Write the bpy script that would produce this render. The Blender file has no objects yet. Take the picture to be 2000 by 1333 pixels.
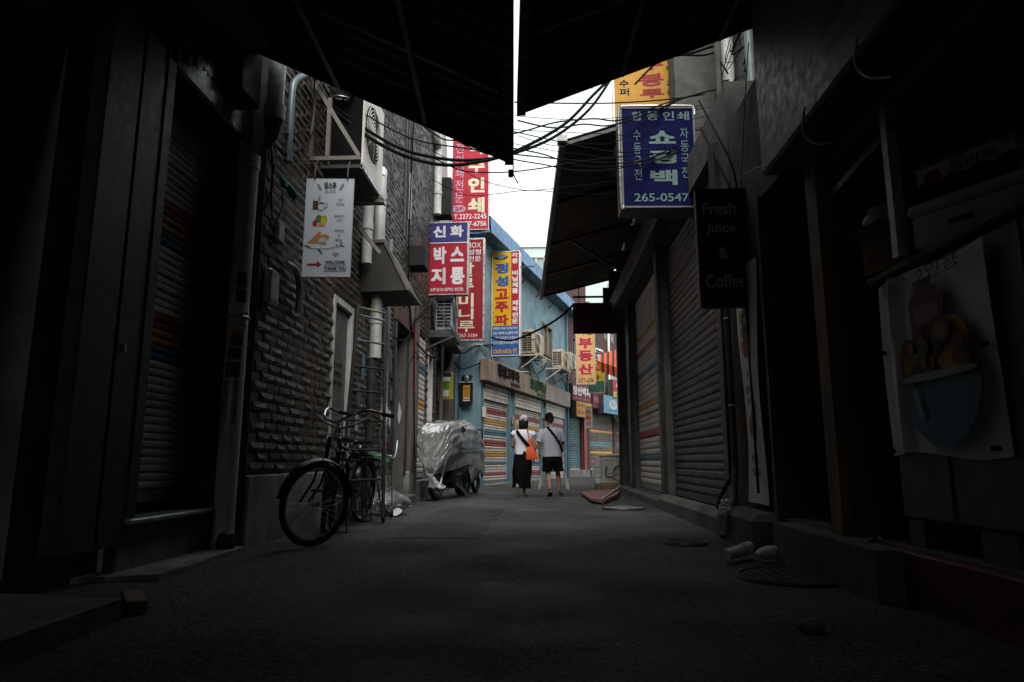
import bpy, bmesh, math, random
from mathutils import Vector, Matrix, noise
random.seed(7)
R=math.radians
S=bpy.context.scene
COL=S.collection

# ------------------------------------------------------------ camera, sky, sun, exposure
cd=bpy.data.cameras.new('camera'); cam=bpy.data.objects.new('camera',cd); COL.objects.link(cam)
cd.sensor_width=36; cd.lens=24.0; cd.clip_start=.05; cd.clip_end=1000
cam.location=(0,0,.745); cam.rotation_euler=(R(90+9.956),0,R(2.538))
S.camera=cam
W=bpy.data.worlds.new('World'); S.world=W; W.use_nodes=True
nt=W.node_tree; nt.nodes.clear()
wo=nt.nodes.new('ShaderNodeOutputWorld'); bg=nt.nodes.new('ShaderNodeBackground')
sk=nt.nodes.new('ShaderNodeTexSky'); sk.sky_type='NISHITA'; sk.sun_disc=False
SUN_EL=R(54); SUN_ROT=R(170)
sk.sun_elevation=SUN_EL; sk.sun_rotation=SUN_ROT; sk.air_density=1.0; sk.dust_density=4; sk.ozone_density=1
hs=nt.nodes.new('ShaderNodeHueSaturation'); hs.inputs['Saturation'].default_value=.30
mx=nt.nodes.new('ShaderNodeMix'); mx.data_type='RGBA'; mx.inputs[0].default_value=.72
mx.inputs[7].default_value=(12.1,13.0,13.2,1)      # even high cloud
cl=nt.nodes.new('ShaderNodeTexNoise'); cl.inputs['Scale'].default_value=1.6; cl.inputs['Detail'].default_value=3
cr=nt.nodes.new('ShaderNodeMapRange'); cr.inputs[3].default_value=.88; cr.inputs[4].default_value=1.1
mu=nt.nodes.new('ShaderNodeMix'); mu.data_type='RGBA'; mu.blend_type='MULTIPLY'; mu.inputs[0].default_value=1
nt.links.new(sk.outputs[0],hs.inputs['Color']); nt.links.new(hs.outputs[0],mx.inputs[6])
nt.links.new(cl.outputs[0],cr.inputs[0]); nt.links.new(mx.outputs[2],mu.inputs[6]); nt.links.new(cr.outputs[0],mu.inputs[7])
nt.links.new(mu.outputs[2],bg.inputs[0]); nt.links.new(bg.outputs[0],wo.inputs[0])
bg.inputs[1].default_value=.052
sl=bpy.data.lights.new('sun','SUN'); sl.energy=2.6; sl.angle=R(60); sl.color=(1,.97,.93)
so=bpy.data.objects.new('sun',sl); COL.objects.link(so)
so.rotation_euler=Vector((-math.sin(SUN_ROT)*math.cos(SUN_EL),-math.cos(SUN_ROT)*math.cos(SUN_EL),-math.sin(SUN_EL))).to_track_quat('-Z','Y').to_euler(); so.location=(0,0,30)
vs=S.view_settings; vs.view_transform='Standard'; vs.look='None'; vs.gamma=1; vs.use_curve_mapping=False
vs.exposure=1.35
S.render.engine='CYCLES'; S.cycles.max_bounces=7; S.cycles.diffuse_bounces=4; S.cycles.glossy_bounces=3
S.cycles.transparent_max_bounces=12; S.cycles.caustics_reflective=False; S.cycles.caustics_refractive=False
S.cycles.sample_clamp_indirect=4

# ------------------------------------------------------------ materials
def M(name,col,rough=.6,metal=0,ns=6,na=.35,bump=0,bs=60,streak=0,spec=.4,dirt=(.3,.27,.22),grime=0,gs=1.5,coat=0,sss=0):
    m=bpy.data.materials.new(name); m.use_nodes=True; t=m.node_tree; b=t.nodes['Principled BSDF']; L=t.links.new
    b.inputs['Roughness'].default_value=rough; b.inputs['Metallic'].default_value=metal
    b.inputs['Specular IOR Level'].default_value=spec; b.inputs['Coat Weight'].default_value=coat
    tc=t.nodes.new('ShaderNodeNewGeometry')
    def noi(sc,det=5,map_=None):
        n=t.nodes.new('ShaderNodeTexNoise'); n.inputs['Scale'].default_value=sc; n.inputs['Detail'].default_value=det
        if map_:
            mp=t.nodes.new('ShaderNodeMapping'); mp.inputs['Scale'].default_value=map_; L(tc.outputs['Position'],mp.inputs[0]); L(mp.outputs[0],n.inputs[0])
        else: L(tc.outputs['Position'],n.inputs[0])
        return n
    def mult(prev,fac_out,lo,hi,a,b2):
        r=t.nodes.new('ShaderNodeMapRange'); r.inputs[1].default_value=lo; r.inputs[2].default_value=hi; r.inputs[3].default_value=a; r.inputs[4].default_value=b2
        L(fac_out,r.inputs[0]); return r.outputs[0]
    base=t.nodes.new('ShaderNodeRGB'); base.outputs[0].default_value=(*col,1); cur=base.outputs[0]
    if na>0:
        f=mult(None,noi(ns).outputs[0],.3,.7,1-na,1+na*.35)
        x=t.nodes.new('ShaderNodeVectorMath'); x.operation='SCALE'; L(cur,x.inputs[0]); L(f,x.inputs['Scale']); cur=x.outputs[0]
    if grime>0:
        f=mult(None,noi(gs,8).outputs[0],.48,.72,0,grime)
        x=t.nodes.new('ShaderNodeMix'); x.data_type='RGBA'; L(f,x.inputs[0]); L(cur,x.inputs[6]); x.inputs[7].default_value=(col[0]*dirt[0],col[1]*dirt[1],col[2]*dirt[2],1); cur=x.outputs[2]
    if streak>0:
        f=mult(None,noi(1,6,(9,9,.5)).outputs[0],.45,.7,0,streak)
        x=t.nodes.new('ShaderNodeMix'); x.data_type='RGBA'; L(f,x.inputs[0]); L(cur,x.inputs[6]); x.inputs[7].default_value=(col[0]*dirt[0],col[1]*dirt[1],col[2]*dirt[2],1); cur=x.outputs[2]
    L(cur,b.inputs['Base Color'])
    rr=mult(None,noi(ns*2.3).outputs[0],.3,.7,max(.03,rough-.12),min(1,rough+.12)); L(rr,b.inputs['Roughness'])
    if bump>0:
        bn=t.nodes.new('ShaderNodeBump'); bn.inputs['Strength'].default_value=min(1,bump); bn.inputs['Distance'].default_value=.01*max(1,bump)
        L(noi(bs,4).outputs[0],bn.inputs['Height']); L(bn.outputs[0],b.inputs['Normal'])
    return m
m={}
def mm(k,*a,**kw): m[k]=M(k,*a,**kw); return m[k]
mm('brick',(.072,.061,.053),.46,ns=3,na=.45,bump=.6,bs=90,grime=.5)
mm('brick_b',(.058,.045,.039),.5,ns=3,na=.45,bump=.6,bs=90,grime=.5)
mm('mortar',(.10,.095,.09),.9,na=.3,bump=.5)
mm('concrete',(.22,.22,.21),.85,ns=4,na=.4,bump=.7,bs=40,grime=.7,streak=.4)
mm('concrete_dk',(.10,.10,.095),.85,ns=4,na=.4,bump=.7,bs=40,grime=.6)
mm('plaster',(.13,.115,.10),.85,ns=3,na=.35,bump=.5,grime=.6,streak=.5)
mm('plaster_pink',(.42,.37,.34),.85,ns=3,na=.2,bump=.3,grime=.3)
mm('dark_metal',(.045,.047,.047),.45,.3,na=.4,bump=.2)
mm('black',(.012,.012,.012),.7,na=.3,spec=.2)
mm('black_gloss',(.012,.012,.013),.22,na=.2)
mm('rubber',(.02,.02,.02),.75,na=.3,bump=.3)
mm('steel',(.42,.43,.44),.35,.8,na=.35,bump=.15,grime=.4)
mm('chrome',(.7,.7,.7),.15,1,na=.15)
mm('galv',(.35,.38,.40),.42,.6,ns=9,na=.4,grime=.3)
mm('pvc',(.56,.57,.56),.45,na=.3,streak=.5,grime=.5)
mm('pvc_grey',(.20,.24,.25),.4,na=.3,streak=.4)
mm('white_paint',(.66,.66,.63),.5,na=.2,streak=.35,grime=.4)
mm('ac_white',(.74,.73,.69),.42,na=.2,streak=.45,grime=.45,dirt=(.45,.38,.28))
mm('ac_old',(.50,.45,.37),.5,na=.3,streak=.6,grime=.5,dirt=(.4,.3,.2))
mm('blue_wall',(.165,.275,.325),.7,ns=2,na=.3,bump=.5,bs=25,grime=.8,streak=.55,dirt=(.5,.5,.5))
mm('blue_trim',(.085,.18,.23),.5,na=.25,grime=.4)
mm('blue_roof',(.08,.19,.36),.45,ns=2,na=.35,grime=.5,dirt=(.4,.45,.45))
mm('fascia',(.27,.22,.17),.5,ns=4,na=.25,streak=.7,grime=.4,dirt=(.45,.4,.36))
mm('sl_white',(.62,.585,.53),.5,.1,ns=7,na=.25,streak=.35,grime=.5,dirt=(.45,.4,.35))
mm('sl_red',(.36,.045,.045),.5,.1,ns=7,na=.3,grime=.3)
mm('sl_yellow',(.55,.28,.03),.5,.1,ns=7,na=.3,grime=.3)
mm('sl_blue',(.055,.17,.26),.5,.1,ns=7,na=.3,grime=.3)
mm('sl_teal',(.09,.19,.20),.45,.2,ns=5,na=.3,grime=.4)
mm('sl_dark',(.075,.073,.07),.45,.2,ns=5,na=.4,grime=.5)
mm('red_post',(.28,.03,.025),.5,na=.3,grime=.3)
mm('redbrick',(.075,.036,.032),.8,ns=4,na=.35,bump=.5)
mm('palegreen',(.44,.53,.50),.8,ns=1,na=.1,streak=.15)
mm('glass',(.03,.04,.05),.08,na=.1,spec=.8)
mm('glass_pale',(.22,.28,.28),.12,na=.1,spec=.8)
mm('wood',(.16,.11,.07),.7,na=.4,bump=.4,streak=.5)
mm('wood_red',(.22,.11,.09),.75,ns=25,na=.6,bump=.5)
mm('cardboard',(.24,.16,.09),.85,na=.25,bump=.2)
mm('foam',(.72,.72,.70),.8,na=.12,bump=.3,grime=.25)
mm('red_platform',(.10,.02,.015),.7,na=.4)
mm('cab_grey',(.09,.10,.10),.45,na=.3,grime=.3)
mm('cable',(.008,.008,.009),.9,na=.2,spec=.08)
mm('cable_pale',(.42,.42,.38),.6,na=.3)
mm('teal_cloth',(.03,.20,.20),.85,na=.3)
mm('green_turf',(.03,.14,.05),.9,ns=40,na=.6,bump=.6)
# printed colours
for k,c in dict(p_red=(.44,.012,.035),p_dred=(.30,.01,.02),p_blue=(.045,.04,.21),p_navy=(.004,.005,.045),p_cream=(.78,.72,.50),p_white=(.80,.78,.80),
   p_lilac=(.50,.30,.42),p_yellow=(.72,.43,.01),p_oyellow=(.70,.36,.035),p_peach=(.72,.42,.16),p_lyellow=(.52,.44,.03),p_green=(.012,.13,.06),
   p_royal=(.03,.11,.34),p_magenta=(.48,.015,.08),p_ink=(.03,.03,.035),p_orange=(.80,.12,.03),p_maroon=(.16,.014,.014),p_sky=(.13,.32,.44),
   p_paper=(.47,.52,.58),p_lime=(.16,.38,.03),p_pale=(.48,.62,.60),p_mint=(.18,.29,.26),p_pink=(.42,.24,.36),p_brown=(.07,.03,.015),
   p_toast=(.46,.24,.07),p_fgreen=(.05,.15,.03),p_crimson=(.34,.015,.02),p_slate=(.16,.17,.22),p_dim=(.16,.165,.16),p_dkgreen=(.02,.17,.08),
   p_teal=(.02,.11,.15),p_amber=(.38,.20,.01),p_plum=(.10,.03,.06)).items():
    c=tuple(x*.70 for x in c); mm(k,c,.5,ns=5,na=.18,grime=.35,gs=2.5,streak=.3,dirt=(.5,.46,.42),spec=.18)
mm('skin',(.36,.19,.125),.5,na=.1); mm('hair',(.008,.007,.007),.5,na=.2)
mm('cloth_white',(.72,.70,.78),.85,ns=8,na=.1,bump=.3,bs=30)
mm('cloth_grey',(.36,.38,.44),.85,ns=8,na=.12,bump=.3,bs=30)
mm('cloth_black',(.006,.006,.007),1,na=.3,spec=.05)
mm('cap_grey',(.46,.43,.41),.85,na=.15); mm('shoe',(.06,.06,.065),.7,na=.3); mm('sole',(.13,.125,.115),.7,na=.3)
mm('tote',(.85,.11,.035),.7,na=.12)
mm('bag_white',(.55,.58,.55),.5,na=.2)

def asphalt(nm='asphalt',col=(.045,.0467,.0456)):
    a=bpy.data.materials.new(nm); a.use_nodes=True; t=a.node_tree; b=t.nodes['Principled BSDF']; L=t.links.new
    tc=t.nodes.new('ShaderNodeTexCoord')
    def N(s,d=4,r=.55):
        n=t.nodes.new('ShaderNodeTexNoise'); n.inputs['Scale'].default_value=s; n.inputs['Detail'].default_value=d; n.inputs['Roughness'].default_value=r
        L(tc.outputs['Object'],n.inputs[0]); return n.outputs[0]
    def MR(i,a0,a1,b0,b1):
        r=t.nodes.new('ShaderNodeMapRange'); 
        for k,v in zip((1,2,3,4),(a0,a1,b0,b1)): r.inputs[k].default_value=v
        L(i,r.inputs[0]); return r.outputs[0]
    def MA(o,x,y):
        q=t.nodes.new('ShaderNodeMath'); q.operation=o
        for k,v in ((0,x),(1,y)):
            if isinstance(v,(int,float)): q.inputs[k].default_value=v
            else: L(v,q.inputs[k])
        return q.outputs[0]
    big=MR(N(.55,6),.35,.68,.62,1.25); patch=MR(N(2.6,5),.4,.65,.8,1.15); grain=MR(N(48,4,.85),.40,.62,.05,2.9)
    vo=t.nodes.new('ShaderNodeTexVoronoi'); vo.inputs['Scale'].default_value=42; L(tc.outputs['Object'],vo.inputs[0])
    chip=MR(vo.outputs['Distance'],.05,.16,3.2,1.0)
    chm=MR(N(11,3),.52,.62,0,1)
    chip2=MA('ADD',MA('MULTIPLY',MA('SUBTRACT',chip,1),chm),1)
    v=MA('MULTIPLY',MA('MULTIPLY',big,patch),MA('MULTIPLY',grain,chip2))
    # cracks
    vc=t.nodes.new('ShaderNodeTexVoronoi'); vc.feature='DISTANCE_TO_EDGE'; vc.inputs['Scale'].default_value=.55
    wn=t.nodes.new('ShaderNodeTexNoise'); wn.inputs['Scale'].default_value=2.2; wn.inputs['Detail'].default_value=6; L(tc.outputs['Object'],wn.inputs[0])
    ad=t.nodes.new('ShaderNodeMix'); ad.data_type='RGBA'; ad.blend_type='ADD'; ad.inputs[0].default_value=.55; L(tc.outputs['Object'],ad.inputs[6]); L(wn.outputs['Color'],ad.inputs[7])
    L(ad.outputs[2],vc.inputs[0]); ck=MR(vc.outputs['Distance'],.001,.006,.72,1)
    v=MA('MULTIPLY',v,ck)
    x=t.nodes.new('ShaderNodeVectorMath'); x.operation='SCALE'; x.inputs[0].default_value=col; L(v,x.inputs['Scale']); L(x.outputs[0],b.inputs['Base Color'])
    L(MR(N(1.3,5),.35,.65,.6,.9),b.inputs['Roughness']); b.inputs['Specular IOR Level'].default_value=.2
    bp=t.nodes.new('ShaderNodeBump'); bp.inputs['Strength'].default_value=.8; bp.inputs['Distance'].default_value=.014
    L(MA('ADD',MA('ADD',N(48,4,.85),MA('MULTIPLY',N(14,4),1.6)),MA('MULTIPLY',ck,1.5)),bp.inputs['Height']); L(bp.outputs[0],b.inputs['Normal'])
    return a
m['asphalt']=asphalt(); m['asphalt_patch']=asphalt('asphalt_patch',(.035,.0362,.0356))
mm('p_navy',(.006,.007,.05),.6,ns=5,na=.2,spec=.03)
mm('banner_white',(.72,.72,.74),.5,ns=3,na=.12)
mm('angle_iron',(.15,.14,.12),.5,.3,na=.35,grime=.4)
mm('p_grey',(.42,.43,.42),.5,ns=5,na=.3)
mm('conduit',(.12,.16,.175),.4,.3,na=.3)
mm('dark_brown',(.03,.028,.025),.6,na=.3)  # plain dark brown; on the ladder it stands in for shade
def plastic_film(name,tint,alpha):
    a=bpy.data.materials.new(name); a.use_nodes=True; t=a.node_tree; t.nodes.clear(); L=t.links.new
    o=t.nodes.new('ShaderNodeOutputMaterial'); tr=t.nodes.new('ShaderNodeBsdfTransparent'); tr.inputs[0].default_value=(.86,.87,.87,1)
    d=t.nodes.new('ShaderNodeBsdfDiffuse'); d.inputs[0].default_value=(*tint,1); tl=t.nodes.new('ShaderNodeBsdfTranslucent'); tl.inputs[0].default_value=(*tint,1)
    g=t.nodes.new('ShaderNodeBsdfGlossy'); g.inputs['Roughness'].default_value=.13; g.inputs[0].default_value=(.9,.93,.95,1)
    a1=t.nodes.new('ShaderNodeMixShader'); a1.inputs[0].default_value=.4; L(d.outputs[0],a1.inputs[1]); L(tl.outputs[0],a1.inputs[2])
    a2=t.nodes.new('ShaderNodeMixShader'); a2.inputs[0].default_value=alpha; L(tr.outputs[0],a2.inputs[1]); L(a1.outputs[0],a2.inputs[2])
    fr=t.nodes.new('ShaderNodeFresnel'); fr.inputs[0].default_value=1.7
    tc=t.nodes.new('ShaderNodeTexCoord'); n=t.nodes.new('ShaderNodeTexNoise'); n.inputs['Scale'].default_value=5; n.inputs['Detail'].default_value=3; n.inputs['Distortion'].default_value=2.2
    L(tc.outputs['Object'],n.inputs[0]); bp=t.nodes.new('ShaderNodeBump'); bp.inputs['Strength'].default_value=.7; bp.inputs['Distance'].default_value=.035
    L(n.outputs[0],bp.inputs['Height']); L(bp.outputs[0],g.inputs['Normal']); L(bp.outputs[0],fr.inputs['Normal'])
    a3=t.nodes.new('ShaderNodeMixShader'); L(fr.outputs[0],a3.inputs[0]); L(a2.outputs[0],a3.inputs[1]); L(g.outputs[0],a3.inputs[2]); L(a3.outputs[0],o.inputs[0])
    return a
m['film']=plastic_film('film',(.40,.40,.395),.62)
m['film_clear']=plastic_film('film_clear',(.5,.52,.52),.2)

def banner_mat(name,col,tr=.5):
    a=bpy.data.materials.new(name); a.use_nodes=True; t=a.node_tree; t.nodes.clear(); L=t.links.new
    o=t.nodes.new('ShaderNodeOutputMaterial'); p_=t.nodes.new('ShaderNodeBsdfPrincipled'); p_.inputs['Base Color'].default_value=(*col,1); p_.inputs['Roughness'].default_value=.45
    tl=t.nodes.new('ShaderNodeBsdfTranslucent'); tl.inputs[0].default_value=(*col,1); x=t.nodes.new('ShaderNodeMixShader'); x.inputs[0].default_value=tr
    L(p_.outputs[0],x.inputs[1]); L(tl.outputs[0],x.inputs[2]); L(x.outputs[0],o.inputs[0]); return a
m['sheet']=banner_mat('sheet',(.80,.86,.93),.7)
# ------------------------------------------------------------ mesh helpers
class MB:
    def __init__(s): s.v=[]; s.f=[]
    def add(s,vs,fs):
        o=len(s.v); s.v+=[tuple(p) for p in vs]; s.f+=[tuple(i+o for i in f) for f in fs]; return s
    def box(s,x0,x1,y0,y1,z0,z1,mt=None,c=0):
        if c<=0:
            P=[(x,y,z) for z in (z0,z1) for y in (y0,y1) for x in (x0,x1)]
            F=[(0,2,3,1),(4,5,7,6),(0,1,5,4),(2,6,7,3),(0,4,6,2),(1,3,7,5)]
        else:
            c=min(c,(x1-x0)*.45,(y1-y0)*.45,(z1-z0)*.45); P=[];idx={}
            X=(x0,x1);Y=(y0,y1);Z=(z0,z1)
            for i in (0,1):
                for j in (0,1):
                    for k in (0,1):
                        for ax in range(3):
                            p=[X[i],Y[j],Z[k]]
                            for a2,sg in ((0,1-2*i),(1,1-2*j),(2,1-2*k)):
                                if a2!=ax: p[a2]+=sg*c
                            idx[(i,j,k,ax)]=len(P); P.append(p)
            # vertex (i,j,k,ax) lies on the face perpendicular to ax
            F=[]
            for ax in range(3):
                for e in (0,1):
                    q=[]
                    for (a,b) in ((0,0),(1,0),(1,1),(0,1)):
                        t=[0,0,0]; t[ax]=e; o=[w for w in range(3) if w!=ax]; t[o[0]]=a; t[o[1]]=b; q.append(idx[(t[0],t[1],t[2],ax)])
                    F.append(tuple(q))
            for ax in range(3):
                o=[w for w in range(3) if w!=ax]
                for a in (0,1):
                    for b in (0,1):
                        t0=[0,0,0];t1=[0,0,0]; t0[ax]=0;t1[ax]=1
                        for t in (t0,t1): t[o[0]]=a;t[o[1]]=b
                        F.append((idx[(*t0,o[0])],idx[(*t1,o[0])],idx[(*t1,o[1])],idx[(*t0,o[1])]))
            for i in (0,1):
                for j in (0,1):
                    for k in (0,1): F.append((idx[(i,j,k,0)],idx[(i,j,k,1)],idx[(i,j,k,2)]))
        if mt is not None: P=[tuple(mt@Vector(p)) for p in P]
        return s.add(P,F)
    def tube(s,pts,r,n=8,cap=True,closed=False):
        pts=[Vector(p) for p in pts]; k=len(pts); rr=r if isinstance(r,(list,tuple)) else [r]*k
        V=[];F=[]; up=None
        for i,p in enumerate(pts):
            if closed: d=(pts[(i+1)%k]-pts[i-1])
            else: d=(pts[min(i+1,k-1)]-pts[max(i-1,0)])
            d.normalize()
            if up is None:
                up=Vector((0,0,1)) if abs(d.z)<.9 else Vector((0,1,0))
            a=d.cross(up); 
            if a.length<1e-4: a=d.cross(Vector((1,0,0)))
            a.normalize(); b=a.cross(d).normalized(); up=b
            for j in range(n):
                t=2*math.pi*j/n; V.append(p+(a*math.cos(t)+b*math.sin(t))*rr[i])
        for i in range(k if closed else k-1):
            for j in range(n):
                i2=(i+1)%k; F.append((i*n+j,i*n+(j+1)%n,i2*n+(j+1)%n,i2*n+j))
        if cap and not closed: F+= [tuple(range(n-1,-1,-1)),tuple((k-1)*n+j for j in range(n))]
        return s.add(V,F)
    def bar(s,a,b,w,d=None): # square bar between points
        a=Vector(a);b=Vector(b);d=d or w; q=(b-a); L=q.length
        rot=q.to_track_quat('Z','Y').to_matrix().to_4x4(); mt=Matrix.Translation(a)@rot
        return s.box(-w/2,w/2,-d/2,d/2,0,L,mt)
    def torus(s,c,ax,Rr,r,n=32,k=8):
        c=Vector(c);ax=Vector(ax).normalized(); u=ax.orthogonal().normalized(); w=ax.cross(u)
        return s.tube([c+(u*math.cos(2*math.pi*i/n)+w*math.sin(2*math.pi*i/n))*Rr for i in range(n)],r,k,closed=True)
    def loft(s,rings,cap=True):
        n=len(rings[0]);V=[p for r in rings for p in r];F=[]
        for i in range(len(rings)-1):
            for j in range(n): F.append((i*n+j,i*n+(j+1)%n,(i+1)*n+(j+1)%n,(i+1)*n+j))
        if cap: F+=[tuple(range(n-1,-1,-1)),tuple((len(rings)-1)*n+j for j in range(n))]
        return s.add(V,F)
    def grid(s,fn,nu,nv):
        V=[fn(i/nu,j/nv) for i in range(nu+1) for j in range(nv+1)];F=[]
        for i in range(nu):
            for j in range(nv): a=i*(nv+1)+j; F.append((a,a+nv+1,a+nv+2,a+1))
        return s.add(V,F)
    def mesh(s,name,smooth=False):
        me=bpy.data.meshes.new(name); me.from_pydata(s.v,[],s.f); me.update()
        bm=bmesh.new(); bm.from_mesh(me); bmesh.ops.recalc_face_normals(bm,faces=bm.faces); bm.to_mesh(me); bm.free()
        if smooth:
            for p in me.polygons: p.use_smooth=True
            try: me.set_sharp_from_angle(angle=R(40))
            except Exception: pass
        return me
WOFF={}
def thing(name,label,cat,loc=(0,0,0),rz=0,group=None,local=True):
    o=bpy.data.objects.new(name,None); COL.objects.link(o); o.empty_display_size=.1
    o.location=loc; o.rotation_euler=(0,0,R(rz)); o['label']=label; o['category']=cat
    if group: o['group']=group
    WOFF[o.name]=None if local else Vector(loc)
    return o
def put(name,mesh,mt,parent=None,kind=None,label=None):
    o=bpy.data.objects.new(name,mesh); COL.objects.link(o)
    if mt is not None and not mesh.materials: mesh.materials.append(m[mt] if isinstance(mt,str) else mt)
    if parent is not None:
        o.parent=parent
        w=WOFF.get(parent.name)
        if w is not None: o.location=-w
    if kind: o['kind']=kind
    if label: o['label']=label
    return o
def part(name,mb,mt,parent=None,smooth=False,**k): return put(name,mb.mesh(name,smooth),mt,parent,**k)
def solo(name,mb,mt,label,cat,group=None,smooth=False):
    o=part(name,mb,mt,None,smooth); o['label']=label; o['category']=cat
    if group: o['group']=group
    return o
def struct(name,mb,mt,smooth=False):
    o=part(name,mb,mt,None,smooth); o['kind']='structure'; return o
def wthing(name,label,cat,loc,group=None): return thing(name,label,cat,loc,0,group,local=False)
def ang(pts,fn): return [fn(p) for p in pts]
def smooth_path(P,k=6):
    P=[Vector(p) for p in P]; out=[]
    for i in range(len(P)-1):
        p0=P[max(i-1,0)];p1=P[i];p2=P[i+1];p3=P[min(i+2,len(P)-1)]
        for j in range(k):
            t=j/k; out.append(.5*((2*p1)+(p2-p0)*t+(2*p0-5*p1+4*p2-p3)*t*t+(3*p1-p0-3*p2+p3)*t**3))
    out.append(P[-1]); return out

TS=bpy.data.scenes.new('scratch')
def tmp_graph(o):
    TS.collection.objects.link(o); vl=TS.view_layers[0]; vl.update(); return vl.depsgraph
# text -> mesh, fitted in a box of the local x-z plane at depth y (facing -y)
GL={}
def glyph(body,bold):
    k=(body,bold)
    if k in GL: return GL[k]
    c=bpy.data.curves.new('t','FONT'); c.body=body; c.offset=bold; c.resolution_u=3; c.align_x='CENTER'; c.space_line=.88
    o=bpy.data.objects.new('t',c); dg=tmp_graph(o)
    me=bpy.data.meshes.new_from_object(o.evaluated_get(dg)); bpy.data.objects.remove(o); bpy.data.curves.remove(c)
    V=[tuple(v.co) for v in me.vertices]; F=[tuple(p.vertices) for p in me.polygons]; bpy.data.meshes.remove(me)
    GL[k]=(V,F); return GL[k]
def tmb(body,x0,x1,z0,z1,y=-.004,bold=.02,fn=None):
    V,F=glyph(body,0); xs=[v[0] for v in V]; ys=[v[1] for v in V]
    a,b,c,d=min(xs),max(xs),min(ys),max(ys); mb=MB()
    B=min(bold*1.15,(b-a)*.12,(d-c)*.12); a-=B;b+=B;c-=B;d+=B
    SH=[(0,0)] if bold<=0 else [(B,B),(-B,B),(B,-B),(-B,-B),(0,0)]
    for i,(sx,sy) in enumerate(SH):
        P=[(x0+(v[0]+sx-a)/(b-a)*(x1-x0), y-.0003*i, z0+(v[1]+sy-c)/(d-c)*(z1-z0)) for v in V]
        if fn: P=[fn(p) for p in P]
        mb.add(P,F)
    return mb
def text(parent,body,x0,x1,z0,z1,mt,y=-.004,bold=.015,fn=None,name='lettering'):
    mb=tmb(body,x0,x1,z0,z1,y,bold,fn); me=bpy.data.meshes.new(name); me.from_pydata(mb.v,[],mb.f); me.update()
    return put(name,me,mt,parent)
def vtext(parent,body,x0,x1,z0,z1,mt,y=-.004,bold=.02,fn=None):
    "one column, each syllable fitted to its own cell"
    n=len(body); h=(z1-z0)/n; mb=MB()
    for i,ch in enumerate(body):
        if ch==' ': continue
        zt=z1-i*h; 
        if ch in '·.': q=tmb('■',x0+(x1-x0)*.42,x1-(x1-x0)*.42,zt-h*.58,zt-h*.42,y,0)
        else: q=tmb(ch,x0,x1,zt-h*.92,zt-h*.08,y,bold)
        mb.add(q.v,q.f)
    if fn: mb.v=[fn(p) for p in mb.v]
    me=bpy.data.meshes.new('lettering'); me.from_pydata(mb.v,[],mb.f); me.update(); return put('lettering',me,mt,parent)
def poly(parent,name,pts,mt,y=-.003,fn=None):
    P=[(p[0],y,p[1]) for p in pts]
    if fn: P=[fn(p) for p in P]
    me=bpy.data.meshes.new(name); me.from_pydata(P,[],[tuple(range(len(P)))]); me.update(); return put(name,me,mt,parent)
def rect(parent,name,x0,x1,z0,z1,mt,y=-.002,fn=None): return poly(parent,name,[(x0,z0),(x1,z0),(x1,z1),(x0,z1)],mt,y,fn)
def ell(cx,cz,a,b,n=20,t0=0,t1=360,rot=0):
    out=[]
    for i in range(n):
        t=R(t0+(t1-t0)*i/(n if t1-t0==360 else n-1)); x=a*math.cos(t);z=b*math.sin(t); c,s=math.cos(R(rot)),math.sin(R(rot))
        out.append((cx+x*c-z*s,cz+x*s+z*c))
    return out
def signbox(name,label,x0,x1,z0,z1,Y,depth=.16,frame='steel',face='p_red',rz=0,fw=.03,group=None,bracket=None,cat='sign',rounded=0):
    w=x1-x0;h=z1-z0
    t=thing(name,label,cat,(x0,Y,z0),rz,group)
    part('casing',MB().box(0,w,.006,depth,0,h,c=.008),frame,t)
    mb=MB(); f=fw
    mb.box(0,w,-.012,.0055,0,f); mb.box(0,w,-.012,.0055,h-f,h); mb.box(0,f,-.0118,.0053,f,h-f); mb.box(w-f,w,-.0118,.0053,f,h-f)
    part('frame',mb,frame,t)
    part('face_panel',MB().box(f,w-f,0,.0045,f,h-f),face,t)
    if bracket: 
        bm_=MB()
        for zz in (h*.15,h*.85):
            (a,b)=bracket; bm_.bar((a,depth/2,zz),(b,depth/2,zz),.035)
        part('bracket',bm_,'dark_metal',t)
    return t,w,h
# wall with openings; F maps (s, depth, z) to a point, depth positive = into the wall
def wall_mesh(F,s0,s1,z0,z1,holes,depth=.25,thick=.3):
    S_=sorted({s0,s1,*[h[0] for h in holes],*[h[1] for h in holes]}); Z=sorted({z0,z1,*[h[2] for h in holes],*[h[3] for h in holes]})
    mb=MB()
    def q(a,b,c,d): mb.add([F(*a),F(*b),F(*c),F(*d)],[(0,1,2,3)])
    for i in range(len(S_)-1):
        for j in range(len(Z)-1):
            a,b,c,d=S_[i],S_[i+1],Z[j],Z[j+1]; cs,cz=(a+b)/2,(c+d)/2
            if not any(h[0]<cs<h[1] and h[2]<cz<h[3] for h in holes): q((a,0,c),(b,0,c),(b,0,d),(a,0,d))
    for h in holes:
        a,b,c,d=h[:4]; D=h[4] if len(h)>4 else depth
        q((a,0,c),(a,D,c),(a,D,d),(a,0,d)); q((b,0,c),(b,D,c),(b,D,d),(b,0,d)); q((a,0,c),(b,0,c),(b,D,c),(a,D,c)); q((a,0,d),(b,0,d),(b,D,d),(a,D,d))
        q((a,D,c),(b,D,c),(b,D,d),(a,D,d))
    T=max([thick]+[ (h[4] if len(h)>4 else depth)+.05 for h in holes])
    q((s0,0,z1),(s1,0,z1),(s1,T,z1),(s0,T,z1)); q((s0,T,z0),(s1,T,z0),(s1,T,z1),(s0,T,z1)); q((s0,0,z0),(s0,T,z0),(s0,T,z1),(s0,0,z1)); q((s1,0,z0),(s1,T,z0),(s1,T,z1),(s1,0,z1))
    return mb
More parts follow.
